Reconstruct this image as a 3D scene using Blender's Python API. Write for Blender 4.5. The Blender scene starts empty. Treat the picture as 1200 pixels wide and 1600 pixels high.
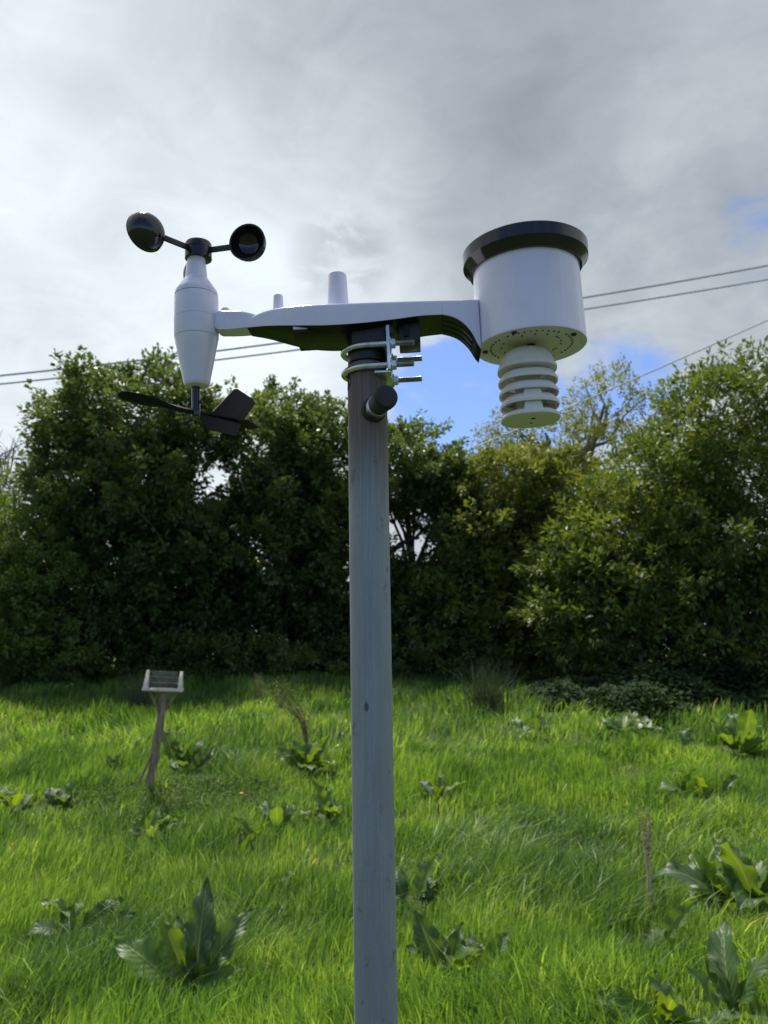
import bpy, bmesh, math, random
import numpy as np
from mathutils import Vector, Matrix
random.seed(7); rng = np.random.default_rng(7)
sc = bpy.context.scene
R = math.radians

# ------------------------------------------------------------------ camera
CAM = Vector((0, 0, 1.5)); PITCH = R(9.0); ROLL = R(1.1); FPX = 1202.0
fwd = Vector((0, math.cos(PITCH), math.sin(PITCH)))
upv = Vector((0, -math.sin(PITCH), math.cos(PITCH)))
rgt = Vector((1, 0, 0))
cr = math.cos(ROLL) * rgt - math.sin(ROLL) * upv
cu = math.sin(ROLL) * rgt + math.cos(ROLL) * upv
cam = bpy.data.objects.new('camera', bpy.data.cameras.new('camera'))
sc.collection.objects.link(cam); sc.camera = cam
mw = Matrix((cr, cu, -fwd)).transposed().to_4x4(); mw.translation = CAM
cam.matrix_world = mw
cam.data.sensor_fit = 'VERTICAL'; cam.data.sensor_height = 34.61; cam.data.sensor_width = 25.96
cam.data.lens = 26.0; cam.data.clip_start = 0.05; cam.data.clip_end = 2000
cam.data.dof.use_dof = True; cam.data.dof.focus_distance = 0.66; cam.data.dof.aperture_fstop = 15

def ray(px, py):
    d = fwd * FPX + cr * (px - 600) - cu * (py - 800)
    return d.normalized()
def at_y(px, py, Y):
    d = ray(px, py); return CAM + d * (Y / d.y)

# ------------------------------------------------------------------ world
SUN_EL, SUN_AZ = R(60), R(-24)          # azimuth measured from +Y towards +X
sun_dir = Vector((math.sin(SUN_AZ) * math.cos(SUN_EL), math.cos(SUN_AZ) * math.cos(SUN_EL), math.sin(SUN_EL)))
w = bpy.data.worlds.new('World'); sc.world = w; w.use_nodes = True
nt = w.node_tree; nt.nodes.clear()
class NB:
    def __init__(s, nt): s.nt = nt
    def n(s, t, **k):
        x = s.nt.nodes.new(t)
        for a, b in k.items(): setattr(x, a, b)
        return x
    def put(s, sock, v):
        if isinstance(v, bpy.types.NodeSocket): s.nt.links.new(v, sock)
        elif v is not None: sock.default_value = v
    def m(s, op, a, b=None, c=None, clamp=False):
        x = s.n('ShaderNodeMath', operation=op, use_clamp=clamp)
        for i, v in enumerate((a, b, c)): s.put(x.inputs[i], v) if v is not None else None
        return x.outputs[0]
    def vm(s, op, a, b=None):
        x = s.n('ShaderNodeVectorMath', operation=op); s.put(x.inputs[0], a)
        if b is not None: s.put(x.inputs[1], b)
        return x.outputs['Value'] if op in ('DOT_PRODUCT', 'LENGTH') else x.outputs[0]
    def noise(s, v, scale, detail=5, rough=.5, dist=0., col=False):
        x = s.n('ShaderNodeTexNoise'); s.put(x.inputs['Vector'], v)
        x.inputs['Scale'].default_value = scale; x.inputs['Detail'].default_value = detail
        x.inputs['Roughness'].default_value = rough; x.inputs['Distortion'].default_value = dist
        return x.outputs['Color' if col else 'Fac']
    def rng(s, v, a, b, c=0., d=1., smooth=True):
        x = s.n('ShaderNodeMapRange', interpolation_type='SMOOTHSTEP' if smooth else 'LINEAR')
        s.put(x.inputs[0], v)
        for i, q in enumerate((a, b, c, d)): s.put(x.inputs[i + 1], q)
        return x.outputs[0]
    def ramp(s, v, stops):
        x = s.n('ShaderNodeValToRGB'); s.put(x.inputs[0], v); e = x.color_ramp.elements
        e[0].position, e[0].color = stops[0][0], (*stops[0][1], 1)
        e[1].position, e[1].color = stops[-1][0], (*stops[-1][1], 1)
        for p, c in stops[1:-1]:
            k = e.new(p); k.color = (*c, 1)
        return x.outputs[0]
    def mix(s, f, a, b, mode='MIX'):
        x = s.n('ShaderNodeMix', data_type='RGBA', blend_type=mode)
        s.put(x.inputs[0], f)
        s.put(x.inputs[6], (*a, 1) if isinstance(a, tuple) and len(a) == 3 else a)
        s.put(x.inputs[7], (*b, 1) if isinstance(b, tuple) and len(b) == 3 else b)
        return x.outputs[2]
b = NB(nt)
tc = b.n('ShaderNodeTexCoord').outputs['Generated']
sky = b.n('ShaderNodeTexSky', sky_type='NISHITA', sun_disc=False)
sky.sun_elevation = SUN_EL; sky.sun_rotation = SUN_AZ; sky.air_density = 1.0; sky.dust_density = .6; sky.ozone_density = 2.0
skyc = b.mix(1.0, sky.outputs[0], (.092, .104, .138), 'MULTIPLY')
sep = b.n('ShaderNodeSeparateXYZ'); nt.links.new(tc, sep.inputs[0])
dz = b.m('ADD', b.m('MAXIMUM', sep.outputs[2], 0.0), .22)
cmb = b.n('ShaderNodeCombineXYZ')
nt.links.new(b.m('DIVIDE', sep.outputs[0], dz), cmb.inputs[0]); nt.links.new(b.m('DIVIDE', sep.outputs[1], dz), cmb.inputs[1])
P = cmb.outputs[0]
big = b.noise(P, 1.1, 4, .5, .5); fine = b.noise(P, 3.2, 7, .58, .7); wisp = b.noise(P, 7.5, 8, .6, .8)
def blob(px, py, r0, r1):
    d = b.vm('DOT_PRODUCT', tc, tuple(ray(px, py)))
    return b.rng(d, math.cos(R(r1)), math.cos(R(r0)))
# cloud cover: nearly closed, with ragged blue windows low over the trees and to the right
win = b.m('MAXIMUM', b.m('MAXIMUM', blob(745, 640, 1.0, 10), b.m('MULTIPLY', blob(1210, 400, 1, 7), .46)), b.m('MULTIPLY', blob(980, 620, 1, 7), .8))
back = b.rng(sep.outputs[1], -.1, -.7)                     # behind the camera the cover breaks up
win = b.m('MAXIMUM', win, b.m('MULTIPLY', back, .85))
rag = b.m('ADD', b.m('MULTIPLY', fine, .62), b.m('MULTIPLY', wisp, .38))
cover = b.rng(b.m('SUBTRACT', b.m('ADD', 1.05, b.m('MULTIPLY', b.m('SUBTRACT', rag, .5), 1.5)), win), .12, .62)
# cloud brightness
lum = b.m('ADD', .56, b.m('MULTIPLY', b.m('SUBTRACT', big, .5), .36))
lum = b.m('ADD', lum, b.m('MULTIPLY', b.m('SUBTRACT', fine, .5), .36))
lum = b.m('ADD', lum, b.m('MULTIPLY', b.m('SUBTRACT', wisp, .5), .22))
lum = b.m('ADD', lum, b.m('MULTIPLY', blob(60, 400, 2, 32), .26))
lum = b.m('ADD', lum, b.m('MULTIPLY', blob(480, 330, 2, 11), .06))
lum = b.m('ADD', lum, b.m('MULTIPLY', blob(450, 560, 2, 16), .12))
lum = b.m('SUBTRACT', lum, b.m('MULTIPLY', blob(560, 130, 3, 21), .17))
lum = b.m('SUBTRACT', lum, b.m('MULTIPLY', blob(1180, 60, 2, 20), .11))
lum = b.m('SUBTRACT', lum, b.m('MULTIPLY', b.m('MULTIPLY', blob(530, 405, .5, 4.5), b.rng(wisp, .4, .6)), .22))
lum = b.m('SUBTRACT', lum, b.m('MULTIPLY', back, .10))
cc = b.ramp(lum, [(.22, (.235, .262, .31)), (.45, (.37, .41, .455)), (.62, (.52, .57, .61)), (.95, (.80, .88, .93))])
col = b.mix(cover, skyc, cc)
bg = b.n('ShaderNodeBackground'); nt.links.new(col, bg.inputs[0]); bg.inputs[1].default_value = 1.0
out = b.n('ShaderNodeOutputWorld'); nt.links.new(bg.outputs[0], out.inputs[0])

sun = bpy.data.objects.new('sun', bpy.data.lights.new('sun', 'SUN')); sc.collection.objects.link(sun)
sun.data.energy = 4.6; sun.data.angle = R(7); sun.data.color = (1, .95, .86)
sun.rotation_euler = (-sun_dir).to_track_quat('-Z', 'Y').to_euler()
sc.view_settings.view_transform = 'Standard'; sc.view_settings.look = 'None'
sc.view_settings.exposure = 0.25; sc.view_settings.gamma = 1.0; sc.view_settings.use_curve_mapping = False
sc.cycles.max_bounces = 6; sc.cycles.diffuse_bounces = 4; sc.cycles.transmission_bounces = 4
sc.cycles.use_denoising = True

# ------------------------------------------------------------------ helpers
col0 = sc.collection
def tag(o, label=None, cat=None, group=None, kind=None):
    if label: o['label'] = label
    if cat: o['category'] = cat
    if group: o['group'] = group
    if kind: o['kind'] = kind
    return o
def empty(name, loc=(0, 0, 0), rot=(0, 0, 0)):
    o = bpy.data.objects.new(name, None); col0.objects.link(o)
    o.location = loc; o.rotation_euler = rot; o.empty_display_size = .05
    return o
def link(name, me, mat, parent=None, smooth=True):
    o = bpy.data.objects.new(name, me); col0.objects.link(o)
    if mat is not None and not me.materials: me.materials.append(mat)
    if smooth: me.polygons.foreach_set('use_smooth', [True] * len(me.polygons))
    if parent is not None: o.parent = parent
    return o
def bmobj(name, bm, mat, parent=None, smooth=None, angle=35):
    bmesh.ops.recalc_face_normals(bm, faces=bm.faces)
    if smooth is None:
        for f in bm.faces: f.smooth = True
        for e in bm.edges:
            if len(e.link_faces) == 2 and e.calc_face_angle(0) > R(angle): e.smooth = False
    me = bpy.data.meshes.new(name); bm.to_mesh(me); bm.free()
    me.materials.append(mat)
    o = bpy.data.objects.new(name, me); col0.objects.link(o)
    if parent is not None: o.parent = parent
    return o
def lathe(bm, prof, c=(0, 0, 0), seg=64, mat=None, squ=2.0, cap=True):
    """profile [(r,z)...] turned about z through c; mat optional 4x4"""
    M = mat or Matrix.Translation(c); rings = []
    for r, z in prof:
        ring = []
        for i in range(seg):
            a = 2 * math.pi * i / seg; ca, sa = math.cos(a), math.sin(a)
            k = (abs(ca) ** squ + abs(sa) ** squ) ** (-1 / squ)
            ring.append(bm.verts.new(M @ Vector((r * ca * k, r * sa * k, z))))
        rings.append(ring)
    for A, B in zip(rings, rings[1:]):
        for i in range(seg):
            j = (i + 1) % seg; bm.faces.new((A[i], A[j], B[j], B[i]))
    if cap:
        bm.faces.new(rings[0][::-1]); bm.faces.new(rings[-1])
def tube(bm, pts, rad, seg=12, caps=True):
    pts = [Vector(p) for p in pts]; n = len(pts)
    rads = rad if isinstance(rad, (list, tuple)) else [rad] * n
    prev = None; rings = []
    for i, p in enumerate(pts):
        t = (pts[min(i + 1, n - 1)] - pts[max(i - 1, 0)]).normalized()
        if prev is None:
            a = t.orthogonal().normalized()
        else:
            a = (prev - t * prev.dot(t))
            a = a.normalized() if a.length > 1e-6 else t.orthogonal().normalized()
        prev = a; c = t.cross(a)
        rings.append([bm.verts.new(p + (a * math.cos(2 * math.pi * k / seg) + c * math.sin(2 * math.pi * k / seg)) * rads[i]) for k in range(seg)])
    for A, B in zip(rings, rings[1:]):
        for i in range(seg):
            j = (i + 1) % seg; bm.faces.new((A[i], A[j], B[j], B[i]))
    if caps:
        bm.faces.new(rings[0][::-1]); bm.faces.new(rings[-1])
def box(bm, lo, hi, bev=0.0, mat=None):
    r = bmesh.ops.create_cube(bm, size=1.0); vs = r['verts']
    for v in vs:
        v.co = Vector([lo[i] + (v.co[i] + .5) * (hi[i] - lo[i]) for i in range(3)])
    if bev:
        es = list({e for v in vs for e in v.link_edges})
        q = bmesh.ops.bevel(bm, geom=es, offset=bev, segments=2, affect='EDGES', profile=.5)
        vs = list({v for f in q['faces'] for v in f.verts} | {v for v in vs if v.is_valid})
    if mat is not None:
        for v in vs: v.co = mat @ v.co
    return vs

# ------------------------------------------------------------------ materials
def pmat(name, color, rough=.5, metal=0., spec=.5, coat=0.):
    m = bpy.data.materials.new(name); m.use_nodes = True; n = m.node_tree
    p = n.nodes['Principled BSDF']
    p.inputs['Base Color'].default_value = (*color, 1); p.inputs['Roughness'].default_value = rough
    p.inputs['Metallic'].default_value = metal; p.inputs['Specular IOR Level'].default_value = spec
    p.inputs['Coat Weight'].default_value = coat; p.inputs['Coat Roughness'].default_value = .05
    return m, NB(n), p
def objco(B): return B.n('ShaderNodeTexCoord').outputs['Object']
def bump(B, p, h, strength, dist):
    x = B.n('ShaderNodeBump'); B.put(x.inputs['Height'], h); x.inputs['Strength'].default_value = strength
    x.inputs['Distance'].default_value = dist; B.nt.links.new(x.outputs[0], p.inputs['Normal'])
def plastic(name, c0, c1, rough, spec=.5, flow=False):
    m, B, p = pmat(name, c0, rough, spec=spec)
    o = objco(B)
    f = B.noise(o, 40, 4, .6)
    B.nt.links.new(B.mix(B.rng(f, .45, .75), c0, c1), p.inputs['Base Color'])
    B.nt.links.new(B.rng(B.noise(o, 25, 5, .6), .3, .7, rough * .8, rough * 1.4), p.inputs['Roughness'])
    h = B.noise(o, 18, 2, .5)
    if flow:                           # faint vertical moulding lines
        mp = B.n('ShaderNodeMapping'); B.put(mp.inputs[0], o); mp.inputs['Scale'].default_value = (1, 1, .03)
        h = B.m('ADD', h, B.m('MULTIPLY', B.noise(mp.outputs[0], 95, 3, .6), 1.1))
    bump(B, p, h, .09 if flow else .04, .004)
    return m
M_WHITE = plastic('white_plastic', (.72, .70, .83), (.68, .665, .79), .12, .5, True)
M_CREAM = plastic('cream_plastic', (.70, .68, .66), (.64, .62, .60), .42)
M_BLACK = plastic('black_gloss_plastic', (.010, .011, .014), (.016, .017, .02), .10, .6)
M_BLACKM = plastic('black_matt_plastic', (.012, .013, .016), (.022, .024, .028), .38)
M_RUBBER = plastic('black_rubber', (.014, .015, .018), (.03, .032, .036), .6)
M_BLACKV = plastic('black_satin_plastic', (.008, .009, .011), (.012, .013, .015), .30, .22)
M_HOLE = pmat('dark_hole', (.01, .01, .01), .9)[0]
def zinc():
    m, B, p = pmat('zinc_plating', (.62, .66, .66), .26, 1.0)
    o = objco(B)
    B.nt.links.new(B.mix(B.rng(B.noise(o, 90, 4, .6), .45, .7), (.68, .71, .71), (.44, .47, .46)), p.inputs['Base Color'])
    B.nt.links.new(B.rng(B.noise(o, 120, 4, .6), .3, .7, .18, .42), p.inputs['Roughness'])
    return m
M_ZINC = zinc()
def thread():
    m, B, p = pmat('threaded_steel', (.5, .53, .52), .35, 1.0)
    x = B.n('ShaderNodeTexWave', bands_direction='X'); B.put(x.inputs[0], objco(B)); x.inputs['Scale'].default_value = 320
    bump(B, p, x.outputs['Fac'], .6, .0006)
    return m
M_THREAD = thread()
def galv(top):
    m, B, p = pmat('weathered_galvanised_steel', (.2, .22, .25), .55, .35)
    o = objco(B); s = B.n('ShaderNodeSeparateXYZ'); B.put(s.inputs[0], o)
    mp = B.n('ShaderNodeMapping'); B.put(mp.inputs[0], o); mp.inputs['Scale'].default_value = (1, 1, .02)
    streak = B.noise(mp.outputs[0], 760, 4, .65)
    mp2 = B.n('ShaderNodeMapping'); B.put(mp2.inputs[0], o); mp2.inputs['Scale'].default_value = (1, 1, .25)
    patch = B.noise(mp2.outputs[0], 45, 6, .65)
    speck = B.noise(o, 500, 3, .6)
    c = B.mix(B.rng(streak, .3, .7), (.255, .29, .32), (.32, .36, .395))
    c = B.mix(B.m('MULTIPLY', B.rng(patch, .42, .62), .6), c, (.235, .265, .295))
    c = B.mix(B.m('MULTIPLY', B.rng(speck, .58, .70), .5), c, (.36, .38, .40))
    c = B.mix(B.m('MULTIPLY', B.rng(B.noise(o, 60, 5, .7), .60, .68), .5), c, (.075, .085, .10))
    # brown rust staining from the cut top end down
    rr = B.rng(B.m('ADD', s.outputs[2], B.m('MULTIPLY', B.m('SUBTRACT', patch, .5), .03)), top - .14, top - .045)
    rust = B.mix(B.rng(streak, .35, .7), (.10, .075, .065), (.17, .12, .10))
    c = B.mix(B.m('MULTIPLY', rr, .92), c, rust)
    # one small dark scuff
    d = B.vm('LENGTH', B.vm('MULTIPLY', B.vm('SUBTRACT', o, (-.004, -.0168, top - .283)), (1, 1, .5)))
    c = B.mix(B.rng(B.m('ADD', d, B.m('MULTIPLY', speck, .001)), .0030, .0018), c, (.095, .105, .12))
    B.nt.links.new(c, p.inputs['Base Color'])
    B.nt.links.new(B.m('MULTIPLY', B.m('SUBTRACT', 1.0, rr), .35), p.inputs['Metallic'])
    bump(B, p, B.m('ADD', B.m('MULTIPLY', streak, 1.0), B.m('MULTIPLY', speck, .9)), .35, .0006)
    p.inputs['Roughness'].default_value = .68
    return m
def leafmat(name, cols, trans, tcol, rough=.45, spec=.4, scale=.6, midrib=False):
    """cols: ramp over random-per-leaf; tcol: tint of transmitted light"""
    m = bpy.data.materials.new(name); m.use_nodes = True; n = m.node_tree; B = NB(n)
    p = n.nodes['Principled BSDF']; outn = n.nodes['Material Output']
    rnd = B.n('ShaderNodeNewGeometry').outputs['Random Per Island']
    pos = B.n('ShaderNodeNewGeometry').outputs['Position']
    ns = B.noise(pos, scale, 3, .55)
    f = B.m('ADD', B.m('MULTIPLY', rnd, .55), B.m('MULTIPLY', B.rng(ns, .3, .7), .45))
    c = B.ramp(f, cols)
    if midrib:
        uv = B.n('ShaderNodeTexCoord').outputs['UV']; s = B.n('ShaderNodeSeparateXYZ'); B.put(s.inputs[0], uv)
        d = B.m('ABSOLUTE', B.m('SUBTRACT', s.outputs[0], .5))
        info = B.n('ShaderNodeObjectInfo').outputs['Random']
        c = B.ramp(B.m('ADD', B.m('MULTIPLY', info, .7), B.m('MULTIPLY', B.noise(objco(B), 9, 4, .6), .3)), cols)
        # side veins: slanted waves
        wv = B.m('SINE', B.m('MULTIPLY', B.m('SUBTRACT', s.outputs[1], B.m('MULTIPLY', d, .35)), 75.0))
        c = B.mix(B.m('MULTIPLY', B.rng(wv, .75, 1.0), .25), c, (.16, .24, .07))
        c = B.mix(B.m('MULTIPLY', B.rng(d, .035, .012), .75), c, (.25, .32, .13))
        sp = B.noise(objco(B), 60, 3, .7)
        c = B.mix(B.m('MULTIPLY', B.rng(sp, .68, .74), .6), c, (.10, .06, .03))
        h = B.m('ADD', B.m('MULTIPLY', wv, .35), B.m('ADD', B.m('MULTIPLY', B.rng(d, .05, .0), -1.5), B.noise(objco(B), 45, 4, .6)))
        bump(B, p, h, .55, .004)
    B.nt.links.new(c, p.inputs['Base Color'])
    p.inputs['Roughness'].default_value = rough; p.inputs['Specular IOR Level'].default_value = spec
    t = B.n('ShaderNodeBsdfTranslucent')
    B.nt.links.new(B.mix(1.0, c, tcol, 'MULTIPLY'), t.inputs[0])
    mx = B.n('ShaderNodeMixShader'); mx.inputs[0].default_value = trans
    n.links.new(p.outputs[0], mx.inputs[1]); n.links.new(t.outputs[0], mx.inputs[2]); n.links.new(mx.outputs[0], outn.inputs[0])
    return m
def bark(name, c0, c1, sc_=30):
    m, B, p = pmat(name, c0, .85)
    o = objco(B); mp = B.n('ShaderNodeMapping'); B.put(mp.inputs[0], o); mp.inputs['Scale'].default_value = (1, 1, .18)
    f = B.noise(mp.outputs[0], sc_, 6, .65)
    B.nt.links.new(B.mix(B.rng(f, .35, .65), c0, c1), p.inputs['Base Color']); bump(B, p, f, .8, .02)
    return m
M_BARK = bark('bark', (.05, .042, .032), (.11, .09, .07))

# ------------------------------------------------------------------ terrain
_ph = rng.uniform(0, 6.28, 24); _kx = rng.normal(0, 1, 24); _ky = rng.normal(0, 1, 24)
def fbm(x, y, scale, k0=0, k=8):
    s = 0
    for i in range(k0, k0 + k):
        n = math.hypot(_kx[i % 24], _ky[i % 24]); fr = scale * (1 + .35 * (i - k0))
        s = s + np.sin(x * _kx[i % 24] / n * fr + y * _ky[i % 24] / n * fr + _ph[i % 24]) / (1 + .3 * (i - k0))
    return s / 3.0
def terr(x, y):
    x = np.asarray(x, float); y = np.asarray(y, float)
    t = np.clip((y - 4.5) / 11.0, 0, 1); t = t * t * (3 - 2 * t)
    base = .72 * t - .18 * t * np.clip((x + 1) / 7, 0, 1)
    near = np.clip(1 - (np.hypot(x, y - 8) - 16) / 20, 0, 1)
    # hummock the bird table stands on
    m = .10 * np.exp(-((x + 2.1) ** 2 / 1.2 + (y - 7.6) ** 2 / 1.0))
    return base + near * (.06 * fbm(x, y, 1.1) + .03 * fbm(x, y, 3.3, 8)) + m
def ground(px, py):
    d = ray(px, py); t = 1.0
    while t < 60:
        p = CAM + d * t
        if p.z < float(terr(p.x, p.y)): return p
        t += .02
    return CAM + d * 16

fx = np.concatenate([-np.geomspace(600, 14, 14)[:-1], np.arange(-14, 14.01, .14), np.geomspace(14, 600, 14)[1:]])
fy = np.concatenate([-np.geomspace(600, 4, 14)[:-1], np.arange(-4, 24.01, .14), np.geomspace(24, 700, 14)[1:]])
GX, GY = np.meshgrid(fx, fy); GZ = terr(GX, GY)
vv = np.stack([GX.ravel(), GY.ravel(), GZ.ravel()], 1); nx, ny = len(fx), len(fy)
ii = np.arange(nx * ny).reshape(ny, nx)
quads = np.stack([ii[:-1, :-1].ravel(), ii[:-1, 1:].ravel(), ii[1:, 1:].ravel(), ii[1:, :-1].ravel()], 1)
def np_mesh(name, verts, faces_list, uv=None):
    """faces_list: list of int arrays (n,k)"""
    me = bpy.data.meshes.new(name)
    tot = sum(len(f) for f in faces_list)
    loops = np.concatenate([f.ravel() for f in faces_list]).astype(np.int32)
    sizes = np.concatenate([np.full(len(f), f.shape[1]) for f in faces_list])
    starts = np.concatenate([[0], np.cumsum(sizes)[:-1]]).astype(np.int32)
    me.vertices.add(len(verts)); me.vertices.foreach_set('co', np.asarray(verts, np.float32).ravel())
    me.loops.add(len(loops)); me.loops.foreach_set('vertex_index', loops)
    me.polygons.add(tot); me.polygons.foreach_set('loop_start', starts)
    me.polygons.foreach_set('use_smooth', np.ones(tot, bool))
    if uv is not None:
        u = me.uv_layers.new(name='UVMap'); u.data.foreach_set('uv', np.asarray(uv, np.float32)[loops].ravel())
    me.update(calc_edges=True)
    return me
def soil():
    m, B, p = pmat('meadow_soil', (.05, .06, .02), .95)
    pos = B.n('ShaderNodeNewGeometry').outputs['Position']
    c = B.mix(B.rng(B.noise(pos, 3, 6, .6), .4, .6), (.035, .065, .012), (.055, .085, .02))
    c = B.mix(B.rng(B.noise(pos, 14, 5, .7), .5, .7), c, (.09, .075, .04))
    d = B.vm('LENGTH', B.vm('MULTIPLY', B.vm('SUBTRACT', pos, tuple(BARE)), (1, .8, 0)))
    c = B.mix(B.rng(B.m('ADD', d, B.m('MULTIPLY', B.noise(pos, 6, 3, .6), .4)), .6, .3), c, (.055, .042, .028))
    B.nt.links.new(c, p.inputs['Base Color']); bump(B, p, B.noise(pos, 30, 5, .7), .8, .03)
    return m
BARE = ground(985, 1212)
g = link('ground', np_mesh('ground', vv, [quads]), soil()); tag(g, kind='structure')

# ------------------------------------------------------------------ the weather station's own frame
# origin on the pole axis; x along the arm, z up; the unit leans a touch and is turned slightly to the lens
top_c = CAM + ray(573, 560) * (0.66 / ray(573, 560).dot(fwd))
SF = Matrix.Translation(top_c) @ Matrix.Rotation(R(-3.0), 4, 'Z') @ Matrix.Rotation(R(-1.3), 4, 'Y')
SFi = SF.inverted()
def L(px, py, yl=0.0):
    o = SFi @ CAM; d = SFi.to_3x3() @ ray(px, py)
    t = (yl - o.y) / d.y; p = o + d * t
    return p.x, p.z
def wpx(px, py, n, yl=0.0):           # length of n photo pixels there, in metres
    a = L(px, py, yl); c = L(px + n, py, yl); return math.hypot(a[0] - c[0], a[1] - c[1])
station = empty('weather_station'); station.matrix_world = SF
tag(station, 'white and black weather station with wind cups and rain gauge clamped on the pole top', 'weather station')

# --- anemometer housing
ax, _ = L(307, 490)
def prof(rows):                       # (py, half width px) on the axis plane
    return [(wpx(307, y, hw), L(307, y)[1]) for y, hw in rows]
bm = bmesh.new()
lathe(bm, prof([(606, 1), (603, 17.5), (601, 19), (598, 20), (531, 33.0), (529.6, 33.3)]), (ax, 0, 0))
o = bmobj('vane_housing', bm, M_WHITE, station)
bm = bmesh.new()
lathe(bm, prof([(529.2, 32.4), (528.8, 33.3), (527.5, 33.7), (500, 33.8)]), (ax, 0, 0)); bmobj('lower_housing', bm, M_WHITE, station)
bm = bmesh.new()
lathe(bm, prof([(499.6, 33.0), (499.2, 33.5), (466, 33.2), (464.6, 32.6), (464.2, 32.0)]), (ax, 0, 0)); bmobj('upper_housing', bm, M_WHITE, station)
bm = bmesh.new()
lathe(bm, prof([(463.8, 31.6), (463.3, 32.8), (458, 32.2), (455, 30.6), (450, 27.5), (443, 22.5), (438, 18.6), (436.5, 17.4), (434, 16.6), (398, 13.2), (396, 12)]), (ax, 0, 0))
bmobj('shoulder_cap', bm, M_WHITE, station)
# --- cup rotor
hx, hz = L(310, 393)
bm = bmesh.new()
u = wpx(310, 393, 1)
lathe(bm, [(19.5 * u, -13 * u), (20.3 * u, -12.5 * u), (20.3 * u, -1 * u), (19.3 * u, 0), (19.3 * u, 2 * u), (20.2 * u, 3 * u), (20.2 * u, 11 * u), (19 * u, 13 * u), (10 * u, 14 * u)], (hx, 0, hz))
rotor = bmobj('cup_rotor', bm, M_BLACK, station)
RC = .049
for az in (228, -12, 110):
    a = R(az); rad = Vector((math.cos(a), math.sin(a), -.05 * math.cos(a))); tan = Vector((math.cos(a - R(90)), math.sin(a - R(90)), 0))
    c = Vector((hx, 0, hz + .0005)) + rad * RC
    bm = bmesh.new()
    zax = Vector((0, 0, 1))
    Mb = Matrix((rad, tan, zax)).transposed().to_4x4(); Mb.translation = Vector((hx, 0, hz))
    box(bm, (.010, -.0011, -.0026), (RC - .0155, .0011, .0026), .0006, Mb)
    bmobj('cup_arm', bm, M_BLACKM, rotor)
    Mc = Matrix((rad, zax, tan)).transposed().to_4x4(); Mc.translation = c + tan * .004
    r = .0166; t = .0012; p = []
    for k in range(13):                # outer bowl from pole to rim
        q = k / 12 * math.pi / 2; p.append((max(r * math.sin(q) ** .96, .0002), -r * .92 * math.cos(q)))
    p += [(r + .0003, .0006), (r - t, .0006)]
    for k in range(12, -1, -1):
        q = k / 12 * math.pi / 2; p.append((max((r - t) * math.sin(q) ** .96, .0002), -(r - t) * .92 * math.cos(q) + .0001))
    bm = bmesh.new(); lathe(bm, p, seg=48, mat=Mc); bmobj('wind_cup', bm, M_BLACK, rotor)
# --- wind vane
vx, vz0 = L(306, 598); _, vz1 = L(306, 650)
bm = bmesh.new(); lathe(bm, [(.0034, vz1 - .001), (.0038, vz1), (.0040, vz1 + .006), (.0037, vz1 + .007), (.0037, vz0 + .004)], (vx, 0, 0), 32)
vane = bmobj('vane_stem', bm, M_BLACK, station)
bm = bmesh.new(); tube(bm, [(vx + .003, -.001, vz1 + .012), (vx + .0062, -.0016, vz1 + .012)], .0014, 10); bmobj('set_screw', bm, M_BLACKM, vane)
va = R(234); vd = Vector((math.cos(va), math.sin(va), 0)); vn = Vector((-vd.y, vd.x, 0)); vo = Vector((vx, 0, vz1 + .003))
def plate(bm, pts, th, F):            # pts (s,z) polygon, thickness th along F's third axis
    A = [bm.verts.new(F(s, z, -th / 2)) for s, z in pts]; Bv = [bm.verts.new(F(s, z, th / 2)) for s, z in pts]
    bm.faces.new(A[::-1]); bm.faces.new(Bv); n = len(pts)
    for i in range(n): bm.faces.new((A[i], A[(i + 1) % n], Bv[(i + 1) % n], Bv[i]))
    es = [e for e in bm.edges if abs(e.calc_face_angle(0)) > .8]
    bmesh.ops.bevel(bm, geom=es, offset=th * .3, segments=2, affect='EDGES')
FH = lambda s, y, t: vo + vd * s + vn * y + Vector((0, 0, t))
FV = lambda s, z, t: vo + vd * s + vn * t + Vector((0, 0, z))
bm = bmesh.new()
top = [(.003, .0022), (.02, .0026), (.032, .0030), (.043, .0047), (.056, .0053), (.070, .0042), (.075, .0016)]
vs = []
for s, hw in top:                      # pointer: a blade that is thicker near the stem
    h = .0024 if s < .04 else .0016
    vs.append([bm.verts.new(FH(s, y, z + y * (.1 if s < .03 else .55))) for y, z in ((-hw, 0), (0, h), (hw, 0), (0, -h))])
for A, Bq in zip(vs, vs[1:]):
    for i in range(4): bm.faces.new((A[i], A[(i + 1) % 4], Bq[(i + 1) % 4], Bq[i]))
bm.faces.new(vs[0][::-1]); bm.faces.new(vs[-1]); bmobj('vane_pointer', bm, M_BLACKV, vane)
bm = bmesh.new()
plate(bm, [(-.003, -.002), (-.012, -.013), (-.044, -.0125), (-.050, 0), (-.067, .0220), (-.064, .0260), (-.046, .0315), (-.042, .0305), (-.018, .0045), (-.012, .0025), (-.003, .0022)], .0014, FV)
bmobj('vane_fin', bm, M_BLACKV, vane)
bm = bmesh.new()
plate(bm, [(-.004, -.0015), (-.035, -.0045), (-.054, -.0065), (-.070, -.0015), (-.070, .0015), (-.054, .0065), (-.035, .0045), (-.004, .0015)], .0012, lambda s_, y_, t_: FH(s_, y_, t_ + .35 * y_))
bmobj('vane_stabiliser', bm, M_BLACKV, vane)

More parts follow.
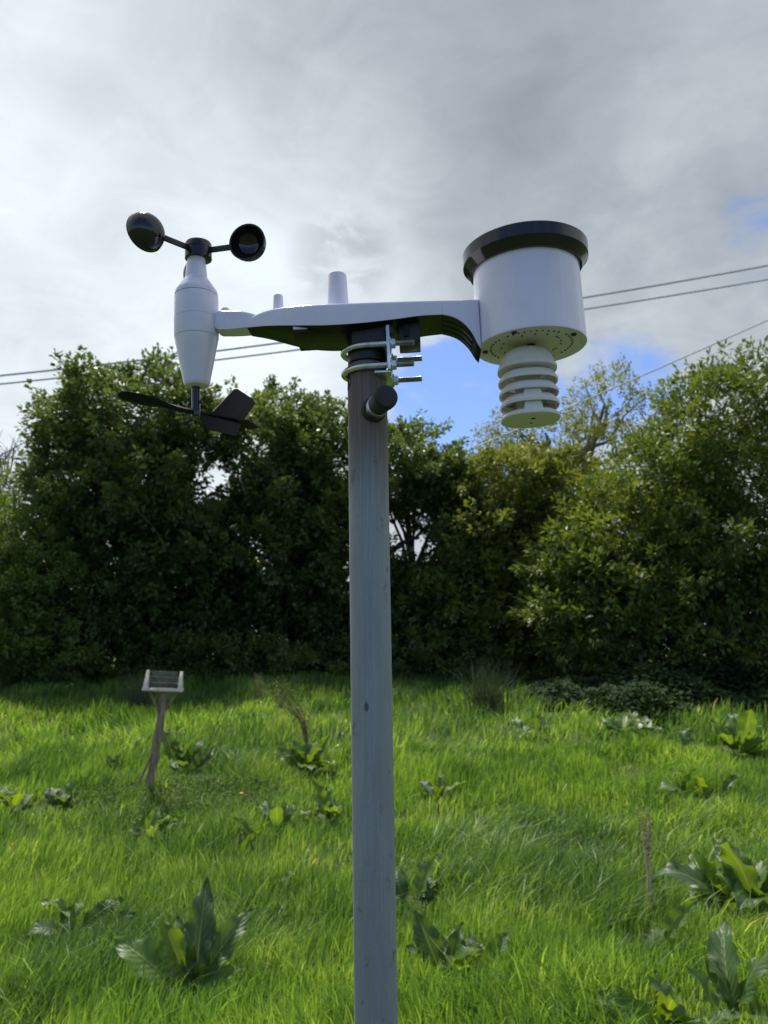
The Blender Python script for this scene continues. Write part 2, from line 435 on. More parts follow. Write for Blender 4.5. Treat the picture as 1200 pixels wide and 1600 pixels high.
# --- the arm
def shell(bm, rows, round_=.0035, n=6):
    rings = []
    for px, ty, by, w_ in rows:
        w_ = w_ / 1000; x, zb = L(px, by, -w_); _, zt = L(px, ty, -w_ + round_ * .5)
        rr = min(round_, (zt - zb) * .45, w_ * .8); ring = [(x, -w_, zb)]
        for k in range(n + 1):
            q = math.pi / 2 * k / n; ring.append((x, -w_ + rr - rr * math.cos(q), zt - rr + rr * math.sin(q)))
        for k in range(n, -1, -1):
            q = math.pi / 2 * k / n; ring.append((x, w_ - rr + rr * math.cos(q), zt - rr + rr * math.sin(q)))
        ring.append((x, w_, zb)); ring += [(x, w_ - .0016, zb), (x, -w_ + .0016, zb)]
        rings.append([bm.verts.new(v) for v in ring])
    m = len(rings[0])
    for A, Bq in zip(rings, rings[1:]):
        for i in range(m): bm.faces.new((A[i], A[(i + 1) % m], Bq[(i + 1) % m], Bq[i]))
    bm.faces.new(rings[0][::-1]); bm.faces.new(rings[-1])
def resample(rows, step=6):
    a = np.array(rows, float); xs = np.arange(a[0, 0], a[-1, 0] + .1, (a[-1, 0] - a[0, 0]) / max(2, round((a[-1, 0] - a[0, 0]) / step)))
    out_ = [xs]
    for k in (1, 2, 3):
        # smooth interpolation (Catmull-ish through numpy gradient)
        mgr = np.gradient(a[:, k], a[:, 0]); idx = np.clip(np.searchsorted(a[:, 0], xs) - 1, 0, len(a) - 2)
        h = a[idx + 1, 0] - a[idx, 0]; t = np.clip((xs - a[idx, 0]) / h, 0, 1)
        out_.append((2 * t**3 - 3 * t**2 + 1) * a[idx, k] + (t**3 - 2 * t**2 + t) * h * mgr[idx] + (-2 * t**3 + 3 * t**2) * a[idx + 1, k] + (t**3 - t**2) * h * mgr[idx + 1])
    return np.stack(out_, 1).tolist()
rows_l = [(333.5, 490, 508, 6), (335, 488, 511, 7.5), (338, 486, 513.2, 8), (350, 484.8, 514, 8.5), (366, 484.5, 513.2, 9), (382, 486, 511.5, 9.5), (398, 490, 510, 9.5)]
rows_m = [(386, 499, 511.5, 10), (390, 496.2, 511, 11), (400, 490.8, 510, 13), (415, 484.8, 508.8, 16.5), (432, 481, 508.2, 21), (460, 477.5, 508, 26.5), (510, 474.3, 507.6, 30), (560, 472.2, 504.5, 29), (620, 470, 497.8, 26), (660, 468.8, 492.6, 23.5), (691.3, 468, 491, 22)]
rows_r = [(691.5, 468, 491, 22), (705, 467.8, 494, 22), (718, 467.5, 500, 21.5), (730, 467, 510, 21), (739, 466.6, 522, 20), (746, 466.5, 536, 18.5), (752, 467, 545, 17)]
bm = bmesh.new(); shell(bm, resample(rows_l, 4)); bmobj('arm_socket', bm, M_WHITE, station, angle=50)
bm = bmesh.new(); shell(bm, resample(rows_m)); bmobj('arm_shell', bm, M_WHITE, station, angle=50)
bm = bmesh.new(); shell(bm, resample(rows_r, 3)); bmobj('arm_end', bm, M_WHITE, station, angle=50)
def under(rows, drop, inset=.001, lift=-.0002):
    bm = bmesh.new(); rings = []
    for px, ty, by, w_ in rows:
        x, zb = L(px, by, -w_ / 1000); w_ = w_ / 1000 - inset; dz_ = drop(px)
        rings.append([bm.verts.new((x, y * w_, zb + lift - dz_ * (1 - abs(y) ** 3) )) for y in np.linspace(-1, 1, 9)] + [bm.verts.new((x, w_, zb + .003)), bm.verts.new((x, -w_, zb + .003))])
    m = len(rings[0])
    for A, Bq in zip(rings, rings[1:]):
        for i in range(m): bm.faces.new((A[i], A[(i + 1) % m], Bq[(i + 1) % m], Bq[i]))
    bm.faces.new(rings[0][::-1]); bm.faces.new(rings[-1])
    return bm
bmobj('underside_cover', under(resample(rows_m), lambda p: .0035 * math.exp(-((p - 500) / 70) ** 2)), M_BLACKV, station)
bmobj('arm_end_lining', under(resample(rows_r, 3), lambda p: .0006, .0012, -.0004), M_BLACKV, station)
# three stiffening ribs under the arm end
for yy in (-.009, 0.002, .012):
    bm = bmesh.new(); pts = []
    for px, ty, by, w_ in resample(rows_r[:-2], 4):
        x, zb = L(px, by, -w_ / 1000); pts.append((x, yy, zb - .0012))
    tube(bm, pts, .0010, 6); bmobj('stiffening_rib', bm, M_BLACK, station)
bm = bmesh.new(); x0, z0 = L(345, 521, 0); x1, _ = L(368, 521, 0); _, z1 = L(350, 506, 0)
box(bm, (x0 - .002, -.006, z0), (x1, .006, z1), .0015); bmobj('socket_latch', bm, M_WHITE, station)
# battery door with a raised lip
bm = bmesh.new(); xa, za = L(456, 509, -.024); xb, _ = L(512, 508, -.024)
box(bm, (xa, -.022, za - .006), (xb, .020, za + .001), .001); bmobj('battery_door', bm, M_BLACKV, station)
bm = bmesh.new(); box(bm, (xa + .001, -.0245, za - .0034), (xb - .001, -.0222, za - .0008), .0003); bmobj('door_lip', bm, M_WHITE, station)
# posts
def post(px, ytop, ybase, ht, hb, name):
    x, zt = L(px, ytop); _, zb = L(px, ybase); bm = bmesh.new(); q = wpx(px, ytop, 1)
    lathe(bm, [(hb * q, zb - .006), (ht * q, zt - .0012), (ht * q - .0006, zt - .0003), (ht * q - .0014, zt), (.0005, zt)], (x, 0, 0), 40)
    bmobj(name, bm, M_WHITE, station)
post(526.5, 429.5, 478, 14.6, 17, 'aerial_post'); post(434.5, 461.5, 484, 7.4, 8.8, 'spirit_level_post'); post(352, 482, 492, 6.5, 7, 'socket_button')

# --- rain gauge
gx, gzb = L(829, 543); gx2, gzt = L(821, 409)
gx = (gx + gx2) / 2
GR = wpx(828, 480, 85.2); RR = wpx(821, 409, 97.5)
gzt = L(821, 387.5, -GR)[1]; rzb = L(821, 366, -RR)[1]; rzt = L(821, 344.5, -RR)[1]
bm = bmesh.new()
lathe(bm, [(GR - .0035, gzb + .0016), (GR - .002, gzb), (GR, gzb), (GR + .0003, gzb + .001), (GR, gzb + .002), (GR - .001, gzt + .004), (GR - .004, gzt + .004)], (gx, 0, 0), 128, cap=False)
gauge = bmobj('rain_gauge', bm, M_WHITE, station)
bm = bmesh.new()
lathe(bm, [(.004, gzb + .0022), (GR * .60, gzb + .0022), (GR * .62, gzb + .0014), (GR * .90, gzb + .0012), (GR * .92, gzb + .0004), (GR - .0018, gzb + .0004)], (gx, 0, 0), 96, cap=False)
bmobj('gauge_base', bm, M_CREAM, gauge)
bm = bmesh.new()
for k in range(44):                    # drain holes in two arcs
    a = 2 * math.pi * k / 44
    if k % 11 == 5: continue
    box(bm, (-.0007, -.0005, 0), (.0007, .0005, .0008), 0, Matrix.Translation((gx + GR * .74 * math.cos(a), GR * .74 * math.sin(a), gzb + .0006)) @ Matrix.Rotation(a, 4, 'Z'))
    if k % 3 == 0 or k in (4, 5, 40): box(bm, (-.0007, -.0005, 0), (.0007, .0005, .0008), 0, Matrix.Translation((gx + GR * .54 * math.cos(a), GR * .54 * math.sin(a), gzb + .0016)) @ Matrix.Rotation(a, 4, 'Z'))
o = bmobj('drain_holes', bm, M_HOLE, gauge); o['kind'] = 'stuff'
for k, a in enumerate((-118, -35, 80, 170)):
    bm = bmesh.new(); q = R(a)
    lathe(bm, [(.0008, -.0006), (.0021, -.0006), (.0024, .0010)], (gx + GR * .84 * math.cos(q), GR * .84 * math.sin(q), gzb + .0005), 16)
    bmobj('base_screw', bm, M_BLACKM, gauge)
bm = bmesh.new()                       # black funnel ring
lathe(bm, [(GR - .0012, gzt + .001), (GR + .0016, gzt + .0008), (RR - .0010, rzb), (RR, rzb + .0008), (RR + .0004, rzt - .001), (RR - .0006, rzt), (RR - .002, rzt), (GR - .006, gzt + .004)], (gx, 0, 0), 128)
bmobj('funnel_rim', bm, M_BLACK, gauge)
bm = bmesh.new(); lathe(bm, [(.0055, gzb - .012), (.0035, gzb - .010), (.0030, gzb + .001)], (gx, 0, 0), 20); bmobj('shield_stem', bm, M_CREAM, gauge)
# --- radiation shield
sx, _ = L(825, 600)
levels = [(579, 46), (598, 46), (617, 46), (636, 45.6), (656, 45.4)]
q = wpx(825, 610, 1)
bm = bmesh.new()
for k, (py, hw) in enumerate(levels):
    z = L(825, py)[1]; r = hw * q
    bm_ = bmesh.new()
    if k == 0:
        pr = [(r - .0012, z - .0012), (r, z - .0010), (r + .0002, z + .0012), (r - .0006, z + .0026), (r * .90, z + .0085), (r * .74, z + .0140), (r * .55, z + .0172), (.004, z + .0185)]
    elif k < 4:
        pr = [(r - .0010, z - .0012), (r, z - .0010), (r + .0002, z + .0010), (r - .0006, z + .0022), (r * .86, z + .0062), (r * .72, z + .0075), (r * .70, z + .0060), (r * .84, z + .0045)]
    else:
        pr = [(.0005, z - .0012), (r * .93, z - .0012), (r, z - .0004), (r + .0002, z + .0012), (r - .0006, z + .0024), (r * .82, z + .0050), (.004, z + .0055)]
    lathe(bm_, pr, (sx, 0, 0), 72, squ=2.35, cap=(k in (0, 4)))
    if 0 < k < 4:
        # close the ring's inner edge
        lathe(bm_, [pr[-1], pr[0]], (sx, 0, 0), 72, squ=2.35, cap=False)
    elif k == 0:
        lathe(bm_, [(r * .5, z + .004), (r - .0012, z - .0012)], (sx, 0, 0), 72, squ=2.35, cap=False)
    bmobj('shield_plate', bm_, M_CREAM, gauge)
bm.free()
zt_, zb_ = L(825, 580)[1], L(825, 655)[1]
bm = bmesh.new(); lathe(bm, [(.011, zb_), (.011, zt_ + .006)], (sx, 0, 0), 32); bmobj('sensor_core', bm, M_CREAM, gauge)
for k in (2, 3):
    za, zc = L(825, levels[k][0])[1], L(825, levels[k + 1][0])[1]
    for a in (-90, 30, 150):
        bm = bmesh.new(); r = 46 * q
        Mx = Matrix.Translation((sx, 0, 0)) @ Matrix.Rotation(R(a), 4, 'Z')
        vsx = box(bm, (r * .55, -.0085, zc + .003), (r * .93, .0085, za + .001), .0003, None)
        for v in vsx:
            f = (v.co.z - zc) / (za - zc); v.co.y *= 1.0 - .28 * f; v.co.x -= .0016 * f
            v.co = Mx @ v.co
        bmobj('shield_spacer', bm, M_CREAM, gauge)
for yy, rr_ in ((-.008, .0016), (.006, .0010)):
    bm = bmesh.new(); zz = L(825, 656)[1] - .0014
    lathe(bm, [(rr_ * .6, zz), (rr_, zz - .0002), (rr_ * 1.3, zz + .0004)], (sx + .001, yy, 0), 20); bmobj('shield_screw', bm, M_HOLE, gauge)

# --- mount: black clamp body, collar, zinc bracket and two U-bolts
def lbox(name, pxa, pya, pxb, pyb, y0, y1, mat, bev=.0008, parent=None):
    xa, zt = L(pxa, pya, y0); xb, zb = L(pxb, pyb, y0)
    bm = bmesh.new(); box(bm, (min(xa, xb), y0, min(zt, zb)), (max(xa, xb), y1, max(zt, zb)), bev)
    return bmobj(name, bm, mat, parent or station)
pr_ = wpx(573, 600, 30.6)              # pole radius
px0 = 0.0
clamp = lbox('clamp_body', 548, 490, 606, 538, -.0165, .020, M_BLACKM)
lbox('clamp_cheek', 621, 488, 657, 531, -.012, .018, M_BLACKM, parent=clamp)
lbox('clamp_cheek_tab', 606, 488, 622, 512, -.010, .016, M_BLACKM, parent=clamp)
lbox('clamp_rib', 607.5, 503, 615, 520, -.018, -.010, M_BLACKM, .0005, clamp)
lbox('clamp_tab', 630, 507, 639, 524, -.0150, -.0120, M_RUBBER, .0006, clamp)
_, zc0 = L(573, 545); zpole = L(573, 572)[1]
bm = bmesh.new(); lathe(bm, [(pr_ * .86, zpole - .03), (pr_ * .86, zpole + .001), (pr_ * .97, zpole + .0015), (pr_ * .97, L(573, 520)[1])], (0, 0, 0), 48)
bmobj('mount_collar', bm, M_BLACKM, clamp)
xb_, _ = L(607, 540, -.02)
zt_, zb_ = L(607, 507, -.024)[1], L(607, 577, -.024)[1]
bm = bmesh.new()
box(bm, (xb_ - .0014, -.024, zb_), (xb_ + .0014, .030, zt_), .0004)
brk = bmobj('zinc_bracket', bm, M_ZINC, station)
bm = bmesh.new()                       # bent foot flange
vsx = box(bm, (xb_ - .0125, -.022, zb_ - .0016), (xb_ + .0012, .026, zb_ + .0002), .0003)
for v in vsx:
    if v.co.x < xb_ - .006 and v.co.y > 0: v.co.x += .009
bmobj('bracket_flange', bm, M_ZINC, brk)
ur = pr_ + .0032
for py, dx in ((536, 0.0), (569.5, 0.0)):
    z = L(620, py, -ur)[1]
    if py > 560: uu = .0002
    pts = [(L(650, py, -ur)[0], -ur, z)] + [(xb_ - .012, -ur, z)]
    for k in range(13):
        a = R(-90 - 180 * k / 12); pts.append((ur * math.cos(a), ur * math.sin(a), z))
    pts += [(xb_ - .012, ur, z), (L(660, py, ur)[0] - .003, ur, z)]
    pts[0] = (pts[-1][0], -ur, z)
    body = [((xb_ + .001), -ur, z)] + pts[1:-1] + [((xb_ + .001), ur, z)]
    bm = bmesh.new(); tube(bm, body, .0026, 14); ub = bmobj('u_bolt', bm, M_ZINC, station)
    for sy in (-1, 1):
        xe = L(647.5, py, -ur)[0] if sy < 0 else L(660, py + 28, ur)[0]
        bm = bmesh.new(); nth = int((xe - xb_ - .001) / .0005); tube(bm, [(xb_ + .001 + .0005 * q_, sy * ur, z) for q_ in range(nth)] + [(xe, sy * ur, z)], [.0026 - .00042 * (q_ % 2) for q_ in range(nth)] + [.0019], 14); bmobj('threaded_end', bm, M_THREAD, ub)
        bm = bmesh.new(); lathe(bm, [(.0040, .0015), (.0046, .0020), (.0046, .0056), (.0040, .0060)], seg=6, mat=Matrix.Translation((xb_, sy * ur, z)) @ Matrix.Rotation(R(90), 4, 'Y'))
        bmobj('hex_nut', bm, M_ZINC, ub, angle=20)
        bm = bmesh.new(); lathe(bm, [(.0056, .0014), (.0058, .0016), (.0058, .0022), (.0056, .0024)], seg=28, mat=Matrix.Translation((xb_, sy * ur, z)) @ Matrix.Rotation(R(90), 4, 'Y'))
        bmobj('washer', bm, M_ZINC, ub)

# ------------------------------------------------------------------ the pole
pt = SF @ Vector((0, 0, zpole))
bot_dir = ray(587.6, 1600)
pb = CAM + bot_dir * ((.655 * .0 + .0) or 1)
# bottom point: the pole's foot ray continues to the ground, nearly vertical
kk = (pt.y + .012) / bot_dir.y; pm = CAM + bot_dir * kk
dirp = (pt - pm).normalized(); foot = pt - dirp * ((pt.z + .15) / dirp.z)
Lp = (pt - foot).length
zp = dirp; xp = Vector((1, 0, 0)); xp = (xp - zp * xp.dot(zp)).normalized(); yp = zp.cross(xp)
PM = Matrix((xp, yp, zp)).transposed().to_4x4(); PM.translation = foot
pole = empty('metal_pole'); pole.matrix_world = PM
tag(pole, 'weathered grey galvanised steel tube pole with rusty brown top standing in the grass', 'pole')
bm = bmesh.new(); lathe(bm, [(pr_, 0), (pr_, Lp - .5), (pr_, Lp - .3), (pr_, Lp - .001), (pr_ - .0008, Lp), (pr_ * .87, Lp), (pr_ * .87, Lp - .04)], seg=96, cap=False)
bmobj('pole_tube', bm, galv(Lp), pole)
def onpole(px, py):                    # height on the pole that shows at that photo row
    best = min(((abs((lambda q: 800 - FPX * (q - CAM).dot(cu) / (q - CAM).dot(fwd))(PM @ Vector((0, 0, Lp - s)))- py)), Lp - s) for s in np.arange(0, .5, .0005))
    return best[1]
# oval hole near the top, on the left edge
hzp = onpole(548, 599); bm = bmesh.new(); ctr = None; ring = []
ca = R(196)
for k in range(28):
    a = 2 * math.pi * k / 28; th = ca + .36 * math.cos(a); ring.append(bm.verts.new(((pr_ + .0002) * math.cos(th), (pr_ + .0002) * math.sin(th), hzp + .0072 * math.sin(a))))
ctrs = [bm.verts.new(((pr_ + .0002) * math.cos(ca), (pr_ + .0002) * math.sin(ca), hzp))]
for k in range(28): bm.faces.new((ring[k], ring[(k + 1) % 28], ctrs[0]))
bmobj('slot_hole', bm, M_HOLE, pole)
# cross bolt with rubber end
bz = onpole(575, 650)
bd = Vector((.30, -.954, .05)).normalized()
def alongM(o_, d_):
    z_ = d_.normalized(); x_ = z_.orthogonal().normalized(); y_ = z_.cross(x_)
    m_ = Matrix((x_, y_, z_)).transposed().to_4x4(); m_.translation = o_; return m_
bc = Vector((.0005, 0, bz)); Mb = alongM(bc, bd)
bm = bmesh.new(); lathe(bm, [(.0060, -.034), (.0060, .0325)], seg=24, mat=Mb); xbolt = bmobj('cross_bolt', bm, M_ZINC, pole)
bm = bmesh.new(); lathe(bm, [(.0098, .0120), (.0104, .0150), (.0104, .0185), (.0096, .0200)], seg=36, mat=Mb); bmobj('rubber_gasket', bm, M_RUBBER, xbolt)
bm = bmesh.new(); lathe(bm, [(.0086, .0190), (.0090, .0198), (.0090, .0300), (.0080, .0306)], seg=36, mat=Mb); bmobj('metal_sleeve', bm, M_ZINC, xbolt)
bm = bmesh.new(); lathe(bm, [(.0078, .0262), (.0087, .0266), (.0088, .044), (.0096, .0445), (.0098, .049), (.0094, .0515), (.0084, .0528), (.001, .0530)], seg=40, mat=Mb); bmobj('rubber_end_cap', bm, M_RUBBER, xbolt)
mp_, _, _ = pmat('faded_pink_plastic', (.42, .27, .23), .6)
bm = bmesh.new(); lathe(bm, [(.0055, -.045), (.0072, -.043), (.0076, -.036), (.0062, -.031)], seg=24, mat=Mb); bmobj('faded_end_cap', bm, mp_, xbolt)
lb = bpy.data.objects; 

# ------------------------------------------------------------------ grass
M_GRASS = leafmat('grass_blades', [(0, (.030, .075, .022)), (.3, (.075, .165, .038)), (.6, (.145, .265, .055)), (.9, (.28, .40, .10)), (1, (.50, .50, .27))], .54, (1.75, 1.62, .66), .44, .42, 1.3)
docks_xy = []                          # filled before the grass is sown
DOCKS = [  # px, py(base), leaves, length m, spread, seed, label
 (298, 1566, 0, .24, 'large dark dock plant in the grass at lower left, nearest on that side'),
 (110, 1465, 10, .25, 'dock plant near the left edge, up and left of the big foreground dock'),
 (30, 1268, 7, .28, 'yellow green dock plant cut by the left edge of the picture'),
 (92, 1262, 8, .28, 'dock plant with a pale shiny leaf just right of the one at the left edge'),
 (232, 1312, 11, .26, 'low dock plant below and in front of the wooden bird table'),
 (288, 1205, 14, .34, 'pale leaved dock clump growing right beside the bird table post'),
 (176, 1208, 3, .20, 'small pale dock leaves left of the bird table post'),
 (432, 1295, 6, .28, 'small dock with one white shining leaf, halfway between bird table and pole'),
 (512, 1285, 10, .29, 'dock plant with upright yellow green leaves close to the left of the pole'),
 (485, 1210, 17, .40, 'wide blue green dock clump at the foot of the brown seed stalk'),
 (532, 1165, 1, .22, 'single shining dock leaf just left of the pole, above the wide clump'),
 (650, 1410, 8, .28, 'dock plant half hidden behind the right side of the pole'),
 (715, 1530, 13, .27, 'broad tangled dock clump right of the pole at the bottom'),
 (1172, 1440, 22, .44, 'largest dock plant, with glowing leaves, at the right edge'),
 (1125, 1600, 5, .36, 'dock with one big broad leaf at the lower right corner'),
 (1045, 1625, 9, .24, 'bright yellow green dock leaves at the bottom edge right of centre'),
 (975, 1490, 1, .24, 'lone spotted yellow green dock leaf left of the dead stalk foot'),
 (1018, 1480, 1, .26, 'lone upright dock leaf under the dead pale stalk'),
 (675, 1255, 5, .30, 'small pale dock leaves in open grass right of the pole'),
 (828, 1150, 5, .36, 'pale dock leaves in the shade below the tall sedge tuft'),
 (975, 1150, 10, .44, 'upright dark dock at the hedge foot, right of centre'),
 (1072, 1252, 2, .30, 'pair of pale dock leaves in mid meadow near the right edge'),
 (1112, 1252, 7, .29, 'bright yellow green dock tuft in mid meadow near the right edge'),
 (1160, 1180, 13, .46, 'big grey green dock by the ivy at the right edge'),
 (1075, 1172, 4, .30, 'small dock left of the big one by the ivy'),
 (440, 1412, 1, .20, 'tiny bright dock leaf in the grass left of the pole'),
 (388, 1335, 6, .24, 'small bright green dock tuft left of the pole, below mid meadow'),
]
for d_ in DOCKS:
    docks_xy.append(ground(d_[0], min(d_[1], 1660)))
SHR = np.array([(p.x, p.y) for p in docks_xy])
SHRr = np.array([.75 * d_[3] + .06 for d_ in DOCKS])
def blades(n, ylo, yhi, hmin, hmax, wid, seed, where=None, xlean=0):
    r = np.random.default_rng(seed)
    # sow in the wedge the lens sees plus a margin at its sides
    y = np.sqrt(r.uniform(ylo**2, yhi**2, n)); hw = y * .60 + .6; x = r.uniform(-1, 1, n) * hw
    # tufts: pull towards random centres
    pull = r.random(n) < .55
    nc = n // 14; cx = r.uniform(-1, 1, nc); cy = np.sqrt(r.uniform(ylo**2, yhi**2, nc)); cx = cx * (cy * .60 + .6)
    ci = r.integers(0, nc, n); sp = .05
    x = np.where(pull, cx[ci] + r.normal(0, sp, n), x); y = np.where(pull, cy[ci] + r.normal(0, sp, n), y)
    h = r.uniform(hmin, hmax, n) * (1 + .42 * fbm(x, y, 1.7, 3) + .30 * fbm(x, y, 5.0, 11))
    for (sx_, sy_), rr in zip(SHR, SHRr):
        d = np.hypot(x - sx_, y - sy_); h *= np.where(d < rr, np.clip(.25 + .75 * (d / rr) ** 1.5, 0, 1), 1)
    d = np.hypot(x - BARE.x, (y - BARE.y) * .8) + .12 * fbm(x, y, 6, 5)
    h *= np.clip((d - .02) / .38, .16, 1)
    keep = h > .02
    if where is not None: keep &= where(x, y)
    x, y, h = x[keep], y[keep], h[keep]; n = len(x)
    az = 2.4 * fbm(x, y, .9, 2) + r.normal(0, 1.1, n); lean = np.clip(r.gamma(1.6, .20, n) + .04, .03, 1.3) + .25 * (fbm(x, y, 2.2, 7) > .35) + xlean
    dx, dy = np.cos(az), np.sin(az)
    face = r.uniform(0, math.pi * 2, n); sx_, sy_ = np.cos(face), np.sin(face)
    wd = wid * r.lognormal(-.08, .38, n); z0 = terr(x, y) - .012
    V = np.zeros((n, 7, 3)); ts = (0, .36, .70, 1.0); ws = (.75, 1.0, .72)
    for k, t in enumerate(ts):
        off = h * lean * t ** 2.1 * .95; up = h * t * (1 - .28 * np.minimum(lean, 1.2) * t)
        px_ = x + dx * off; py_ = y + dy * off; pz = z0 + up
        if k < 3:
            V[:, 2 * k] = np.stack([px_ - sx_ * wd * ws[k] / 2, py_ - sy_ * wd * ws[k] / 2, pz], 1)
            V[:, 2 * k + 1] = np.stack([px_ + sx_ * wd * ws[k] / 2, py_ + sy_ * wd * ws[k] / 2, pz], 1)
        else: V[:, 6] = np.stack([px_, py_, pz], 1)
    b_ = (np.arange(n) * 7)[:, None]
    return V.reshape(-1, 3), np.concatenate([b_ + [0, 1, 3, 2], b_ + [2, 3, 5, 4]]), b_ + [4, 5, 6]
sets = [blades(75000, 1.6, 5.0, .10, .21, .0050, 1), blades(75000, 4.8, 8.6, .10, .21, .0070, 2), blades(85000, 8.2, 17.5, .12, .26, .0125, 3)]
sets.append(blades(9000, 3.0, 6.2, .20, .34, .0055, 4, lambda x, y: (x > .25) & (fbm(x, y, 1.9, 6) > -.25), .45))
sets.append(blades(5000, 2.8, 8.0, .16, .30, .0055, 5, lambda x, y: fbm(x, y, 1.9, 6) > .15, .35))
V = []; Q = []; T = []; o_ = 0
for v_, q_, t_ in sets:
    V.append(v_); Q.append(q_ + o_); T.append(t_ + o_); o_ += len(v_)
gr = link('meadow_grass', np_mesh('meadow_grass', np.concatenate(V), [np.concatenate(Q), np.concatenate(T)]), M_GRASS)
tag(gr, 'lush green meadow grass covering the ground', 'grass', kind='stuff')

# ------------------------------------------------------------------ docks
DOCK_COLS = [(0, (.045, .095, .035)), (.5, (.075, .145, .045)), (.85, (.11, .20, .045)), (1, (.15, .25, .045))]
M_DOCK = leafmat('dock_leaf', DOCK_COLS, .42, (2.3, 2.0, .45), .40, .5, 4, midrib=True)
M_DOCKB = leafmat('bright_dock_leaf', [(0, (.055, .13, .02)), (.5, (.09, .18, .022)), (1, (.13, .22, .028))], .55, (2.0, 1.65, .4), .35, .5, 4, midrib=True)
def dock_leaf_mesh(seed, bend, fold):
    r = random.Random(seed); nl, nw = 14, 8; vs = []; uv = []
    ph = r.uniform(0, 6); ph2 = r.uniform(0, 6)
    ang = 0; cx = 0; cz = 0; st = 1 / nl; spine = []
    for i in range(nl + 1):
        spine.append((cx, cz, ang)); ang -= bend * st * (1.6 if i > nl * .5 else .6); cx += math.cos(ang) * st; cz += math.sin(ang) * st
    for i in range(nl + 1):
        t = i / nl; sx_, sz_, a = spine[i]
        pet = .18
        if t < pet: wdt = .014
        else:
            q = (t - pet) / (1 - pet); wdt = .185 * (math.sin(math.pi * min(1, q * .93 + .10)) ** .62) * (1 - .25 * q)
        if i == nl: wdt = .004
        for j in range(nw + 1):
            s = (j / nw - .5) * 2; e = abs(s) ** 2
            wv = .044 * math.sin(t * 21 + ph + (0 if s > 0 else 1.7)) * e + .028 * math.sin(t * 41 + ph2 + s) * e
            if t < pet: wv = 0
            up = fold * abs(s) * wdt + wv
            y = s * wdt * (1 - .12 * fold) * (1 + .07 * math.sin(t * 33 + ph2 + s * 2) * e)
            vs.append((sx_ - math.sin(a) * up, y, sz_ + math.cos(a) * up)); uv.append((j / nw, t))
    f = []
    for i in range(nl):
        for j in range(nw):
            a = i * (nw + 1) + j; f.append((a, a + 1, a + nw + 2, a + nw + 1))
    return np_mesh('dock_leaf', np.array(vs), [np.array(f)], uv)
LM = [dock_leaf_mesh(i, bnd, fo) for i, (bnd, fo) in enumerate([(.5, .35), (1.0, .25), (1.5, .5), (.2, .6), (.9, -.1), (1.9, .2), (.7, .45)])]
for m_ in LM: m_.materials.append(M_DOCK)
LMB = [m_.copy() for m_ in LM]
for m_ in LMB: m_.materials.clear(); m_.materials.append(M_DOCKB)
def add_leaf(root, mi, az, el, ln, wd=1.0, roll=0.0, bright=False, off=(0, 0, 0)):
    o = bpy.data.objects.new('leaf', (LMB if bright else LM)[mi]); col0.objects.link(o); o.parent = root
    ln *= 1.05; wd *= 1.1; roll += .75 * math.cos(az)
    o.matrix_local = Matrix.Translation(off) @ Matrix.Rotation(az, 4, 'Z') @ Matrix.Rotation(-el, 4, 'Y') @ Matrix.Rotation(roll, 4, 'X') @ Matrix.Diagonal((ln, ln * wd, ln, 1))
    return o
hand = [  # foreground dock, leaf by leaf: azimuth (0 = right, 90 = away), elevation, length, width, roll, bright, shape
 (183, 44, .38, 1.2, .1, 0, 0), (165, 62, .31, 1.2, -.2, 1, 3), (204, 14, .31, 1.2, 0, 0, 0), (84, 76, .44, .75, .1, 0, 0), (66, 62, .34, 1.05, 0, 1, 3),
 (28, 50, .40, .8, .2, 0, 0), (-32, 14, .34, .6, .5, 0, 6), (132, 68, .32, .7, .1, 0, 6), (105, 58, .30, .9, -.3, 0, 3), (12, 30, .24, .8, .1, 0, 6)]
for i, (px, py, nl, ln, label) in enumerate(DOCKS):
    p = docks_xy[i]; root = empty('dock_plant', (p.x, p.y, float(terr(p.x, p.y)) + .0))
    tag(root, label, 'dock plant', 'broad leaved docks in the meadow'); r = random.Random(100 + i)
    allb = ('bright' in label) or ('yellow' in label)
    if nl == 0:
        for az, el, l2, wd, ro, br, mi in hand: add_leaf(root, mi, R(az), R(el), l2, wd, ro, bool(br), (r.uniform(-.02, .02), r.uniform(-.02, .02), 0.015))
        continue
    for k in range(nl):
        az = 2 * math.pi * (k / nl) + r.uniform(-1.1, 1.1)
        el = R(r.uniform(28, 84)) if nl > 3 else R(r.uniform(50, 80))
        add_leaf(root, r.randrange(7), az, el, ln * r.uniform(.5, 1.15), r.uniform(.7, 1.25), r.uniform(-.9, .9), r.random() < (.8 if allb else .38), (r.gauss(0, .05), r.gauss(0, .05), .01))

